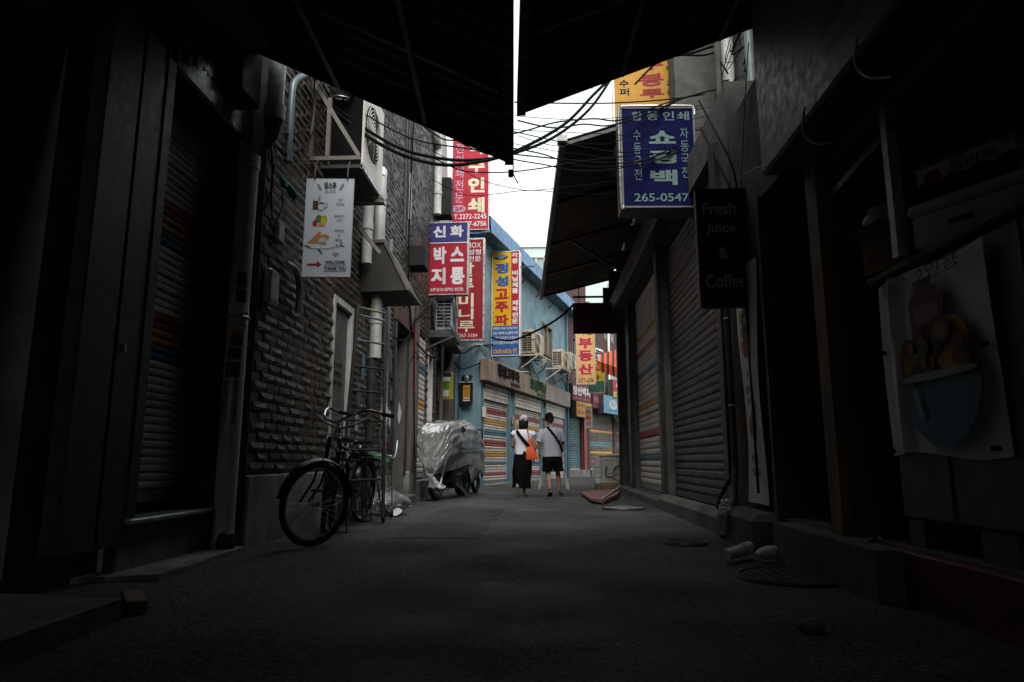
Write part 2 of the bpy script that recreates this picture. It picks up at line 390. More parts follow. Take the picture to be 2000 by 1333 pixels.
SLAT={}
def slat_mesh(length,h,mt,d=.014):
    k=(round(length,3),round(h,3),mt,d)
    if k in SLAT: return SLAT[k]
    prof=[(0,0),(-d*.35,h*.06),(-d,h*.3),(-d,h*.72),(-d*.3,h*.93),(0,h*.95)]
    V=[(x,y,z) for x in (0,length) for y,z in prof]; n=len(prof)
    F=[(i,i+1,n+i+1,n+i) for i in range(n-1)]+[tuple(range(n-1,-1,-1)),tuple(range(n,2*n))]
    me=MB().add(V,F).mesh('slat'); me.materials.append(m[mt]); SLAT[k]=me; return me
def shutter(parent,origin,rz,length,z0,z1,h,colour,d=.014,bottom='steel',plain='sl_white'):
    "rolling shutter: a part of its building, each slat a sub-part. local x along, -y outwards"
    mt=Matrix.Translation(Vector(origin))@Matrix.Rotation(R(rz),4,'Z')
    sh=part('shutter',MB().box(.0,length,.02,.035,z0,z1,mt),'dark_metal',parent)
    n=int((z1-z0-.09)/h)
    for i in range(n):
        z=z0+.09+i*h; c=colour((z+h/2)) or plain
        o=put('slat',slat_mesh(length-.02,h,c,d),None,sh)
        o.location=mt@Vector((.01,.018,z)); o.rotation_euler=(0,0,R(rz)); o.location+=Vector((0,0,random.uniform(-.003,.003))); o.rotation_euler=(R(random.uniform(-5,5)),0,R(rz+random.uniform(-.12,.12)))
    part('bottom_rail',MB().box(.01,length-.01,-.012,.018,z0,z0+.085,mt),bottom,sh)
    return sh
# ============================================================ GROUND
def gz(x,y):
    z=.018*noise.noise(Vector((x*.45,y*.45,1)))+.008*noise.noise(Vector((x*1.7,y*1.7,5)))
    z-=.03*math.exp(-((x+.1)/.9)**2)*.5
    return z
def gfn(u,v):
    y=-16+u*76; x=-4.5+v*11.5
    return (x,y,gz(x,y)-.01)
g=MB().grid(gfn,300,90)
# far ground out to the horizon
Q=300
for (a,b,c,d) in ((-Q,-4.5,-Q,Q),(7,Q,-Q,Q),(-4.5,7,-Q,-16),(-4.5,7,60,Q)): g.add([(a,c,-.01),(b,c,-.01),(b,d,-.01),(a,d,-.01)],[(0,1,2,3)])
struct('ground',g,'asphalt',smooth=True)
def patch(name,cx,cy,hx,hy,mt_,dz,seed):
    rnd=random.Random(seed); off=[rnd.uniform(-.05,.05) for _ in range(40)]
    def fn(u,v):
        x=cx+(u*2-1)*(hx+off[int(v*14)]); y=cy+(v*2-1)*(hy+off[20+int(u*14)]); return (x,y,gz(x,y)-.01+dz)
    return struct(name,MB().grid(fn,28,28),mt_,smooth=True)
patch('asphalt_patch',-.95,1.9,.9,.62,'asphalt_patch',.007,1)
patch('asphalt_patch',-1.1,9.2,.45,2.2,'asphalt_patch',.006,3)
# raised concrete aprons and steps
def slab(name,pts,z0,z1,mt,n=None):
    mb=MB(); k=len(pts); mb.add([(x,y,z0) for x,y in pts]+[(x,y,z1+random.uniform(-.006,.006)) for x,y in pts],[tuple(range(k,2*k))]+[(i,(i+1)%k,k+(i+1)%k,k+i) for i in range(k)])
    return struct(name,mb,mt)
slab('concrete_apron',[(-3.0,4.2),(-2.72,4.35),(-2.44,4.42),(-2.46,4.9),(-2.5,5.4),(-2.5,5.85),(-3.0,6.0)],-.05,.035,'concrete')
slab('doorstep',[(-3.0,.2),(-1.9,.2),(-1.96,2.2),(-2.02,3.35),(-3.0,3.5)],-.05,.10,'concrete_dk')
slab('doorstep',[(1.78,3.9),(1.78,5.55),(3.2,5.75),(3.2,3.9)],-.05,.27,'concrete_dk')

# ============================================================ LEFT NEAR SHOP
LF=lambda s,d,z,X=-2.6:(X-d,s,z)
b=wthing('shop_building','dark shopfront at left edge with dull rainbow striped shutter over a granite base','building',(-3.6,3,0))
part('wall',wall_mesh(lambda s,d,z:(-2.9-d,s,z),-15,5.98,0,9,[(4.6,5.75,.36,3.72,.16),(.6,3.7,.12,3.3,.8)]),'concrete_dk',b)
def lc(z):
    for a,c in ((2.72,'sl_red'),(2.60,'sl_yellow'),(2.48,'sl_blue'),(1.78,'sl_red'),(1.66,'sl_yellow'),(1.54,'sl_blue')):
        if a<=z<a+.12: return c
shutter(b,(-3.02,4.62,0),90,1.12,.44,3.62,.062,lc,d=.012)
part('sill',MB().box(-2.93,-2.70,4.5,5.98,.33,.365,c=.008),'galv',b)
part('base_panel',MB().box(-2.92,-2.78,4.5,5.95,0,.33,c=.006),'concrete',b)
part('door_frame',MB().box(-2.9,-2.76,5.76,5.98,.37,4.2,c=.01),'dark_metal',b)
part('door_frame',MB().box(-2.9,-2.74,4.50,4.62,.37,4.2,c=.01),'dark_metal',b)
part('padlock',MB().box(-2.86,-2.80,5.68,5.74,.52,.60,c=.008),'sl_red',b)
part('roller_box',MB().box(-2.95,-2.74,4.5,5.98,3.68,4.25,c=.02),'black_gloss',b)
vf=lambda s0:(lambda p:(-2.737,s0+p[0],p[2]))
text(b,'si',0,.22,3.83,4.13,'p_dim',fn=vf(4.66),bold=.03)
for i,(s,w_) in enumerate((('DESIGN STUDIO',.6),('SHOP',.25),('PRINTING',.55))): text(b,s,0,w_,4.07-i*.1,4.12-i*.1,'p_dim',fn=vf(4.98),bold=.0)
solo('corner_cover_box',MB().box(-2.9,-2.60,5.36,5.77,3.95,5.2,c=.02),'dark_brown','added dark box hiding the lit wall corner left of the wide downpipe','box')  # box added to cover the lit wall, in place of dark eave brackets
# protruding dark door leaf with a vertical joint
b2=solo('open_door_leaf',MB().box(-2.86,-2.75,3.88,4.22,.2,3.75,c=.01).box(-2.86,-2.75,4.235,4.53,.2,3.75,c=.01).box(-2.83,-2.77,4.21,4.24,.2,3.75),'dark_metal','tall dark metal door leaf with a groove, standing out at left of the striped shutter','door')
part('door_handle',MB().box(-2.75,-2.735,4.3,4.33,1.45,1.5,c=.003),'steel',b2)
solo('roof_lath_eave',MB().box(-2.9,-2.35,2.2,5.35,4.3,4.36),'wood','dark boarded eave above the striped shutter on the left','eave')
for i in range(11):
    y=4.25+i*.1
    part('lath',MB().box(-2.36,-2.33,y,y+.035,4.30,4.75),'wood',bpy.data.objects['roof_lath_eave'])

# ============================================================ LEFT BRICK BUILDING  (wall plane X=-2.6)
b=wthing('brick_building','tall brown split brick building on the left with pipes and doorways','building',(-3.2,10,0))
H_=[(8.25,9.02,.08,2.75,.10),(11.75,12.85,.15,3.15,.45),(13.75,14.95,.38,3.45,.03),(12.2,12.75,4.9,8.2,.2),(15.3,15.95,1.6,3.2,.12)]
part('wall',wall_mesh(LF,5.98,16.6,0,10.2,H_,thick=2.2),'mortar',b)
part('plinth',MB().box(-2.62,-2.57,5.98,8.2,-.05,.62,c=.015),'concrete',b)
part('plinth',MB().box(-2.62,-2.56,9.08,11.7,-.05,.50,c=.015),'concrete',b)
part('plinth',MB().box(-2.62,-2.50,12.9,13.7,-.05,.55,c=.02),'concrete',b)
part('doorstep',MB().box(-2.7,-2.35,11.6,12.95,-.05,.14,c=.02),'concrete_dk',b)
part('doorstep',MB().box(-2.7,-2.42,13.72,15.2,-.05,.36,c=.02),'concrete',b)
bm_=[]
for k in range(5):
    w,h=.286,.084; V=[]; 
    a=[random.uniform(.011,.028) for _ in range(4)]
    V=[(0,-w/2,-h/2),(0,w/2,-h/2),(0,w/2,h/2),(0,-w/2,h/2), (.010,-w/2,-h/2),(.010,w/2,-h/2),(.010,w/2,h/2),(.010,-w/2,h/2)]
    zz=[random.uniform(-.014,.002) for _ in range(4)]
    for i,yy in enumerate((-.40,-.14,.15,.41)): V.append((a[i],yy*w,zz[i]))
    F=[(0,1,5,4),(1,2,6,5),(2,3,7,6),(3,0,4,7),(4,5,11,10,9,8),(5,6,11),(6,7,8,9,10,11),(7,4,8)]
    me=MB().add(V,F); bm_.append(me)
ms=[]
for k,q in enumerate(bm_):
    me=q.mesh('brick'); me.materials.append(m['brick' if k%2 else 'brick_b']); ms.append(me)
cnt=0; rest=MB()
cand=[]
row=0; z=.64
while z<10.1:
    y=6.0+(.15 if row%2 else 0)
    while y<16.5:
        if not any(h[0]-.13<y+.15<h[1]+.13 and h[2]-.04<z+.045<h[3]+.06 for h in H_): cand.append((y+.15,z+.045))
        y+=.3
    z+=.092; row+=1
# plinth-free zone between the base course and .64 on the far bays
def vis(y,z): # size on view falls with distance; the canopy hides what is high and near
    return 1/((y)**2*(1+abs(z-1.5)*.04)) if z<.745+y*.68 else 0
cand.sort(key=lambda c:-vis(*c))
for i,(y,z) in enumerate(cand):
    k=random.randrange(5)
    if i<290:
        o=put('brick',ms[k],None,b); o.location=Vector((-2.6,y,z))-WOFF[b.name]; o.rotation_euler=(R(random.uniform(-.5,.5)),0,0)
        o.scale=(random.uniform(.8,1.25),1 if random.random()<.5 else -1,1)
    else:
        sx=random.uniform(.8,1.3); sy=random.choice((1,-1))
        rest.add([(-2.6+v[0]*sx,y+v[1]*sy,z+v[2]) for v in bm_[k].v],bm_[k].f)
part('far_bricks',rest,'brick',b,kind='stuff')
# narrow pale door
d=part('door',MB().box(-2.68,-2.63,8.29,8.98,.1,2.7,c=.01),'cab_grey',b)
part('door_frame',MB().box(-2.64,-2.575,8.20,8.27,.08,2.8).box(-2.64,-2.575,9.0,9.07,.08,2.8).box(-2.64,-2.575,8.27,9.0,2.72,2.8),'white_paint',b)
part('door_knob',MB().tube([(-2.63,8.9,1.28),(-2.56,8.9,1.28)],[.02,.035],10),'chrome',d,smooth=True)
rect(d,'notice',0,.42,1.65,2.05,'p_dim',fn=lambda p:(-2.626,8.38+p[0],p[2]))
for i,s in enumerate(('박스 상자','쇼핑백 박스','제작 문의')): text(d,s,.03,.39,1.92-i*.12,2.0-i*.12,'p_ink',fn=lambda p:(-2.622,8.38+p[0],p[2]))
# dark doorway grille and posters on the piers
part('grille_door',MB().box(-2.98,-2.95,11.8,12.8,.2,3.1),'sl_dark',b)
for i in range(30): part('slat',MB().box(-2.95,-2.93,11.82,12.78,.25+i*.095,.32+i*.095),'sl_dark',bpy.data.objects['grille_door'])
part('door_post',MB().box(-2.66,-2.54,11.62,11.74,0,3.3,c=.01).box(-2.66,-2.56,12.86,12.92,.5,3.2),'dark_metal',b)
part('lintel',MB().box(-2.62,-2.52,11.6,13.0,3.17,3.5,c=.02),'redbrick',b)
sp=part('pillar',MB().box(-2.62,-2.5,13.0,13.7,.5,3.9,c=.02),'plaster',b)
for i,(y,z,h,c) in enumerate(((9.3,1.5,.3,'p_dim'),(9.25,1.15,.25,'p_pale'),(11.3,1.3,.28,'p_white'),(11.35,1.75,.2,'p_dim'),(11.25,2.2,.4,'p_dim'),(11.3,.95,.2,'p_maroon'),(9.5,1.9,.35,'p_sky'))):
    rect(b,'sticker',0,.16,z,z+h,c,fn=lambda p,y=y:(-2.553,y+p[0],p[2]))
# small striped shutter
sc=lambda z:'sl_blue' if 2.55<z<2.75 else 'sl_yellow' if 1.85<z<2.05 else 'sl_red' if 1.2<z<1.4 else None
shutter(b,(-2.585,13.78,0),90,1.14,.4,3.4,.11,sc,d=.012)
# windows
wn=part('window',MB().box(-2.68,-2.58,15.3,15.36,1.6,3.2).box(-2.68,-2.58,15.89,15.95,1.6,3.2).box(-2.68,-2.58,15.36,15.89,1.6,1.66).box(-2.68,-2.58,15.36,15.89,3.14,3.2),'white_paint',b); part('pane',MB().box(-2.7,-2.69,15.3,15.95,1.6,3.2),'glass',wn)
wn=part('window',MB().box(-2.66,-2.57,12.2,12.27,4.9,8.2).box(-2.66,-2.57,12.68,12.75,4.9,8.2).box(-2.66,-2.57,12.45,12.50,4.9,8.2),'dark_metal',b); part('pane',MB().box(-2.72,-2.71,12.2,12.75,4.9,8.2),'glass',wn)
part('strip_lamp',MB().box(-2.56,-2.52,12.5,12.56,5.35,6.3),'p_white',b)

# second, lower plastered house with a slanted pale gable
b=wthing('plastered_house','low dirty plaster house with a pale slanted gable behind the brick building','building',(-3.2,18,0))
part('wall',wall_mesh(lambda s,d,z:(-2.66-d,s,z),16.6,20.72,0,6.4,[(18.6,19.3,1.5,4.0,.12),(17.0,17.9,.2,3.3,.3)],thick=2),'plaster',b)
part('gable',MB().add([(-2.72,17.4,6.38),(-2.72,19.5,6.38),(-2.72,18.6,9.7),(-2.72,17.4,11.2),(-4.5,17.4,6.38),(-4.5,19.5,6.38),(-4.5,18.6,9.7),(-4.5,17.4,11.2)],[(0,1,2,3),(4,7,6,5),(0,3,7,4),(1,5,6,2),(2,6,7,3),(0,4,5,1)]),'plaster_pink',b)
wn=part('window',MB().box(-2.76,-2.63,18.6,18.68,1.5,4.0).box(-2.76,-2.63,19.22,19.3,1.5,4.0).box(-2.76,-2.63,18.68,19.22,1.5,1.58).box(-2.76,-2.63,18.68,19.22,3.92,4.0).box(-2.76,-2.65,18.92,18.97,1.58,3.92),'white_paint',b); part('pane',MB().box(-2.79,-2.77,18.6,19.3,1.5,4.0),'glass',wn)
part('bay_wall',MB().box(-2.66,-2.45,18.1,18.45,0,4.1,c=.02),'plaster',b)
part('balcony_base',MB().box(-2.66,-2.2,16.9,18.6,3.65,3.85,c=.03).box(-2.66,-2.4,16.4,19.0,3.86,4.0,c=.02),'concrete_dk',b)
n_=thing('small_red_notice','small red strip with white lettering low on the plaster house behind the motorcycle cover','notice',(-2.64,19.4,1.35),90)
part('face_panel',MB().box(0,.22,-.01,.005,0,.75),'p_red',n_); vtext(n_,'주차금지',.03,.19,.03,.72,'p_white',y=-.013)

# ============================================================ BLUE BUILDING
A=Vector((-1.87,20.75,0)); Bp=Vector((1.12,32.0,0)); L_=(Bp-A).length; dB=(Bp-A).normalized(); oB=Vector((dB.y,-dB.x,0)); RZB=math.degrees(math.atan2(dB.y,dB.x))
def BF(s,d,z): p=A+dB*s-oB*d; return (p.x,p.y,z)
def bfn(s0,off=0): return lambda p:BF(s0+p[0],p[1]-off if False else p[1]-off,p[2])
b=wthing('blue_building','light blue painted two storey building with three striped shutters and a blue tin eave','building',(-1.87,20.75,0))
holes=[(.28,2.6,.02,3.1,.14),(3.42,6.94,.02,3.1,.14),(7.83,11.1,.02,3.1,.14),(7.3,9.0,5.1,6.45,.12),(3.0,4.0,5.4,6.9,.12)]
part('wall',wall_mesh(BF,0,L_,-.05,8.0,holes,thick=3),'blue_wall',b)
part('side_wall',MB().box(-4.2,-1.875,20.74,20.86,-.05,8.0),'blue_wall',b)
part('corner_pier',MB().add([BF(s,d,z) for z in (-.05,3.2) for s,d in ((-.01,-.012),(.24,-.012),(.24,.1),(-.01,.1))],[(0,1,2,3),(4,5,6,7),(0,1,5,4),(1,2,6,5),(2,3,7,6),(3,0,4,7)]),'blue_trim',b)
def obox(s0,s1,d0,d1,z0,z1,c=0):
    mt=Matrix.Translation(A)@Matrix.Rotation(R(RZB),4,'Z'); return MB().box(s0,s1,d0,d1,z0,z1,mt,c)
for (s0,s1) in ((2.62,2.78),(3.25,3.40),(6.97,7.15),(7.62,7.8),(11.12,11.35)): part('door_post',obox(s0,s1,-.05,.06,-.03,3.1,.01),'blue_trim',b)
for (s0,s1) in ((.26,2.62),(3.4,6.97),(7.8,11.12)):
    part('sill',obox(s0,s1,-.12,.1,-.06,.03,.01),'concrete',b)
    for k in range(4): part('roller_box_board',obox(s0+.02,s1-.02,-.03-.004*k,.02,2.63+k*.125,2.745+k*.125,.008),'sl_white',b)
def bc(z):
    for a,c in ((2.24,'sl_red'),(1.90,'sl_yellow'),(1.58,'sl_blue'),(1.25,'sl_red'),(.92,'sl_yellow'),(.60,'sl_blue'),(.27,'sl_red')):
        if a-.02<=z<a+.135: return c
def sh_b(s0,s1,off): 
    p=BF(s0,.02,0); shutter(b,p,RZB,s1-s0,.03,2.62,.083,lambda z:bc(z-off),d=.014,plain='sl_white')
sh_b(.3,2.6,0); sh_b(3.42,6.94,-.02); sh_b(7.83,11.1,.0)
vent=MB()
for (s0,s1) in ((.42,2.45),(3.6,6.8)):
    for j in range(4):
        s=s0+(j%2)*.12
        while s<s1: 
            vent.add(obox(s,s+.09,-.022,-.016,2.38+j*.07,2.40+j*.07).v,[(0,2,3,1),(4,5,7,6),(0,1,5,4),(2,6,7,3),(0,4,6,2),(1,3,7,5)]); s+=.24
part('shutter_vents',vent,'black',b,kind='stuff')
fb=part('fascia_board',obox(-.12,11.55,-.22,.0,3.16,3.86,.02),'fascia',b)
for k in range(9):
    s=-.1+k*1.29; part('board_joint',obox(s,s+.015,-.224,-.215,3.17,3.85),'black',fb)
# fascia lettering: dimensional black and green letters
ffn=lambda p:BF(p[0],-.235+p[1],p[2])
def letters3(txt,s0,s1,z0,z1,mt,bold=.03):
    q=tmb(txt,s0,s1,z0,z1,0,bold); n=len(q.v)
    mb=MB(); 
    for dd in (0,.03): mb.add([BF(v[0],-.228-dd,v[2]) for v in q.v],q.f)
    me=bpy.data.meshes.new('lettering'); me.from_pydata(mb.v,[],mb.f); me.update()
    put('lettering',me,mt,b)
letters3('정성고주파',.9,3.3,3.42,3.82,'black',.03); letters3('2268-6826',2.3,3.35,3.27,3.37,'p_brown')
letters3('오성비닐',4.7,7.0,3.38,3.82,'p_dkgreen',.035); letters3('2267-6336',5.7,6.95,3.23,3.33,'p_dkgreen')
# gutter pipe at the corner, roof eave
part('downpipe',MB().tube([BF(11.5,-.1,0),BF(11.5,-.1,8)],.055,10),'blue_trim',b,smooth=True)
part('downpipe',MB().tube([(-2.5,20.66,1.1),(-2.5,20.66,4.0)],.05,10).tube([(-2.5,20.66,1.15),(-2.7,20.66,.95),(-2.95,20.66,.9)],.035,8),'blue_trim',b,smooth=True)
mt=Matrix.Translation(A)@Matrix.Rotation(R(RZB),4,'Z')
ef=part('eave',MB().box(-.5,L_+1,-.42,.3,7.72,7.84,mt).box(-.5,L_+1,.0,.5,7.84,8.6,mt),'blue_trim',b)
for k in range(12):
    s=-.5+k*1.06
    P=[(s+.012,-.50,7.70),(s+1.05,-.50,7.70),(s+1.05,-.47,8.22),(s+.012,-.47,8.22),(s+1.05,.1,8.5),(s+.012,.1,8.5)]
    part('roof_panel',MB().add([mt@Vector(p) for p in P]+[mt@(Vector(p)+Vector((0,.02,-.02))) for p in P],[(0,1,2,3),(3,2,4,5),(6,7,8,9),(9,8,10,11),(0,1,7,6),(1,2,8,7),(3,0,6,9)]),'blue_roof',b)
    if k%2==0: part('eave_brace',MB().bar(mt@Vector((s+.5,-.40,7.72)),mt@Vector((s+.5,-.01,7.25)),.04),'dark_metal',b)
part('side_eave',MB().box(-4.2,-1.7,20.25,20.9,7.70,8.2),'blue_roof',b)
for (a,c,z0,z1) in ((7.3,9.0,5.1,6.45),(3.0,4.0,5.4,6.9)):
    wn=part('window',obox(a,a+.09,-.03,.08,z0,z1).add(obox(c-.09,c,-.03,.08,z0,z1).v,obox(0,1,0,1,0,1).f).add(obox(a,c,-.03,.08,z0,z0+.08).v,obox(0,1,0,1,0,1).f).add(obox(a,c,-.03,.08,z1-.08,z1).v,obox(0,1,0,1,0,1).f).add(obox((a+c)/2-.04,(a+c)/2+.04,-.02,.08,z0,z1).v,obox(0,1,0,1,0,1).f),'wood',b)
    part('pane',obox(a,c,.09,.10,z0,z1),'glass_pale',wn)
rect(b,'sticker',3.0,3.2,2.0,2.3,'p_peach',fn=lambda p:BF(p[0],-.06,p[2])); rect(b,'sticker',3.0,3.2,1.6,1.95,'p_slate',fn=lambda p:BF(p[0],-.06,p[2]))
rect(b,'sticker',7.25,7.5,1.5,2.1,'p_brown',fn=lambda p:BF(p[0],-.06,p[2])); rect(b,'sticker',7.25,7.5,2.15,2.5,'p_red',fn=lambda p:BF(p[0],-.06,p[2]))
# peeling white paint flakes on the corner
fl=MB()
for i in range(90):
    z=random.choice((random.uniform(1.4,3.0),random.uniform(0,3))); s=random.uniform(.14,.24); r=random.uniform(.01,.045)
    pts=[BF(s+r*.6*math.cos(t)*random.uniform(.5,1.2),-.0155,z+r*2*math.sin(t)*random.uniform(.5,1.2)) for t in [k*1.047 for k in range(6)]]
    fl.add(pts,[tuple(range(6))])
part('peeled_paint',fl,'p_white',b,kind='stuff')
mbx=part('meter_box',obox(.06,.2,-.11,-.02,2.05,2.35,.01),'white_paint',b)

# ============================================================ FAR ROW behind the blue building
C2=Vector((1.18,32.15,0)); D2=Vector((5.5,41,0)); dF=(D2-C2).normalized(); RZF=math.degrees(math.atan2(dF.y,dF.x)); mtF=Matrix.Translation(C2)@Matrix.Rotation(R(RZF),4,'Z')
def FF(s,d,z): return tuple(mtF@Vector((s,d,z)))
b=wthing('redbrick_building','narrow red brown brick building with teal shutter and red post','building',(1.2,32.2,0))
part('wall',wall_mesh(FF,0,2.5,-.05,9.6,[(.25,1.65,.3,2.9,.12),(.6,1.7,5.2,6.6,.12)],thick=3),'redbrick',b)
shutter(b,FF(.27,.08,0),RZF,1.36,.32,2.86,.11,lambda z:'sl_teal',d=.016)
part('post',MB().box(1.78,2.1,-.08,.05,0,3.3,mtF,.01),'red_post',b); part('base_course',MB().box(-.1,2.4,-.1,0,-.05,.32,mtF,.01),'concrete',b)
wn=part('window',MB().box(.6,.68,-.02,.05,5.2,6.6,mtF).box(1.62,1.7,-.02,.05,5.2,6.6,mtF).box(1.1,1.17,-.02,.05,5.2,6.6,mtF),'wood',b); part('pane',MB().box(.6,1.7,.08,.09,5.2,6.6,mtF),'glass',wn)
gr=MB()
for i in range(120):
    s=random.uniform(.45,1.5);z=random.uniform(1.1,2.5); gr.add([FF(s,.052,z),FF(s+random.uniform(.01,.1),.052,z+random.uniform(-.05,.05)),FF(s+.03,.052,z+random.uniform(.03,.12)),FF(s+.01,.052,z+.03)],[(0,1,2,3)])
part('spray_paint',gr,'p_slate',b,kind='stuff')
b=wthing('brown_building','dark brown building at the far bend of the alley with dull striped shutters','building',(3,37,0))
part('wall',wall_mesh(FF,2.52,10.5,-.05,8.8,[(2.7,6.2,.25,3.2,.12),(6.6,9.5,.25,3.2,.12),(3.6,4.8,5.0,6.6,.12),(6.0,7.2,5.0,6.6,.12)],thick=3),'redbrick',b)
fc=lambda z:'sl_teal' if abs(z-1.62)<.09 else 'sl_yellow' if abs(z-1.15)<.09 or abs(z-2.25)<.08 else 'sl_red' if abs(z-.7)<.08 else 'plaster'
shutter(b,FF(2.75,.08,0),RZF,3.4,.3,3.15,.12,fc,d=.016); shutter(b,FF(6.65,.08,0),RZF,2.8,.3,3.15,.12,fc,d=.016)
part('base_course',MB().box(2.5,10,-.15,0,-.05,.3,mtF,.01),'concrete_dk',b)
for a in (3.6,6.0):
    wn=part('window',MB().box(a,a+.08,-.03,.05,5,6.6,mtF).box(a+1.12,a+1.2,-.03,.05,5,6.6,mtF).box(a,a+1.2,-.03,.05,6.5,6.6,mtF).box(a,a+1.2,-.03,.05,5,5.1,mtF),'white_paint',b); part('pane',MB().box(a,a+1.2,.08,.09,5,6.6,mtF),'glass_pale',wn)
part('gutter',MB().box(2.4,10.5,-.18,0,8.6,8.8,mtF,.02),'wood',b)
for s,mtn in ((5.35,'white_paint'),(7.15,'white_paint'),(7.45,'pvc_grey')): part('downpipe',MB().tube([FF(s,-.12,3.2),FF(s,-.12,8.6)],.07,10),mtn,b,smooth=True)
part('wall_letters',tmb('해성인쇄',5.0,6.4,7.2,7.7,0,.03,fn=lambda p:FF(p[0],-.02,p[2])),'p_white',b)
b=wthing('pale_green_building','pale green tower block rising behind the blue roof','building',(2,45,0))
part('wall',wall_mesh(lambda s,d,z:(s,45+d,z),-4,10,0,15.4,[(-.95,.25,13.3,14.5,.15),(2.2,3.4,13.3,14.5,.15),(2.6,3.8,9.9,11.1,.15)],thick=6),'palegreen',b)
part('roof_coping',MB().box(-4.1,10.1,44.9,45.0,15.15,15.5),'white_paint',b)
for a,z0 in ((-.95,13.3),(2.2,13.3),(2.6,9.9)):
    q=MB().box(a,a+.07,44.98,45.06,z0,z0+1.2).box(a+1.13,a+1.2,44.98,45.06,z0,z0+1.2).box(a+.57,a+.63,44.98,45.06,z0,z0+1.2).box(a,a+1.2,44.98,45.06,z0,z0+.07).box(a,a+1.2,44.98,45.06,z0+1.13,z0+1.2)
    wn=part('window',q,'white_paint',b); part('pane',MB().box(a,a+1.2,45.1,45.11,z0,z0+1.2),'glass_pale',wn)

# ============================================================ RIGHT ROW
RF=lambda s,d,z:(2.0+d,s,z)
b=wthing('shutter_building','dark building on the right with three tall closed roller shutters','building',(2.6,12,0))
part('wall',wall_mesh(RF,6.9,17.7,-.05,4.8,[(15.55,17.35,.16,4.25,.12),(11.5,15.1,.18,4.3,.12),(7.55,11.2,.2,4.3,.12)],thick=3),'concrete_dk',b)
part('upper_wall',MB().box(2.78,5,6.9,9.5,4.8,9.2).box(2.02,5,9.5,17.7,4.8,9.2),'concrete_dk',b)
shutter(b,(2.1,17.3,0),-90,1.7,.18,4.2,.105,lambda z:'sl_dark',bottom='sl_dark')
rc=lambda z:'sl_blue' if .72<z<.92 or 2.45<z<2.6 else 'sl_red' if 1.18<z<1.34 or 2.9<z<3.05 else 'sl_yellow' if 1.78<z<1.95 or 3.3<z<3.45 else None
shutter(b,(2.1,15.07,0),-90,3.54,.2,4.25,.115,rc,d=.015)
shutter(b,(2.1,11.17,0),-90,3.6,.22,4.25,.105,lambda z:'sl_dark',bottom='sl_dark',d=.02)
fk=MB()
for i in range(260):
    y=random.gauss(9.6,.9);z=random.gauss(2.05,.5) if random.random()<.8 else random.uniform(.4,3); 
    if not(7.7<y<11.1): continue
    w=random.uniform(.01,.05); fk.box(2.072,2.074,y,y+w,z,z+random.uniform(.006,.02))
part('flaked_paint',fk,'p_dim',b,kind='stuff')
for y0,y1 in ((17.4,17.66),(15.14,15.5),(11.22,11.47),(7.3,7.5)): part('door_post',MB().box(1.93,2.02,y0,y1,.1,4.3,c=.012),'dark_metal',b)
part('roller_box',MB().box(1.72,2.0,9.15,17.6,4.32,4.75,c=.03),'dark_metal',b)
part('base_course',MB().box(1.86,2.05,15.5,17.66,-.08,.15,c=.03),'concrete_dk',b); part('base_course',MB().box(1.87,2.05,11.4,15.45,-.08,.16,c=.06),'concrete_dk',b)
part('base_course',MB().box(1.84,2.05,7.3,11.36,-.08,.22,c=.07),'concrete_dk',b); part('base_course',MB().box(1.76,2.05,5.98,7.26,-.08,.30,c=.06),'concrete_dk',b)
for i in range(6): part('cornice_bracket',MB().box(1.6,2.0,9.4+i*1.6,9.46+i*1.6,4.75,5.2),'dark_metal',b)
for (z0,z1,h) in ((1.95,2.1,0),(1.55,1.75,0),(1.0,1.2,0),(.8,.95,0),(.6,.75,0),(2.3,2.5,0)):
    rect(b,'sticker',6.78,6.9,z0,z1,random.choice(['p_dim','p_maroon','p_dim']),fn=lambda p:(1.992,p[0],p[2]))
b=wthing('juice_shop','unlit juice shop at right with dark doorway, steel frame and board above','building',(2.6,3,0))
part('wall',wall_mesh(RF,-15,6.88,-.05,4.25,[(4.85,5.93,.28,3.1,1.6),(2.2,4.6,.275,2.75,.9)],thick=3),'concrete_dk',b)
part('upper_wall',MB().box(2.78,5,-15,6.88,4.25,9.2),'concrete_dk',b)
part('door_post',MB().box(1.93,2.03,4.62,4.82,.27,3.1,c=.01).box(1.95,2.03,5.94,6.0,.27,3.1),'wood',b)
wn=part('window',MB().box(2.5,2.56,2.4,2.48,.9,2.75).box(2.5,2.56,4.3,4.38,.9,2.75).box(2.5,2.56,2.48,4.3,2.3,2.36),'dark_metal',b)
part('pane',MB().box(2.57,2.58,2.4,4.6,.9,2.75),'glass',wn)
part('rail',MB().bar((2.02,4.6,2.55),(2.02,3.7,2.62),.05),'dark_metal',b)
sb=part('signboard',MB().box(1.66,2.0,2.2,4.92,2.85,4.25,c=.02),'cab_grey',b)
text(b,'DIBS CHUU',-3.75,-2.95,3.2,3.38,'p_dim',fn=lambda p:(1.655,-p[0],p[2]),bold=.0)
text(b,'FRESH JUICE',-3.7,-3.05,3.02,3.12,'p_dim',fn=lambda p:(1.655,-p[0],p[2]),bold=.0)
for y in (3.9,3.2): part('hook',MB().tube(smooth_path([(1.6,y,2.85),(1.58,y,2.7),(1.62,y-.05,2.6),(1.7,y-.08,2.58)]),.008,6),'steel',b)
# end of the covered passage behind the camera
struct('far_street_wall',MB().box(-12,12,-26,-25,-.05,8),'plaster')
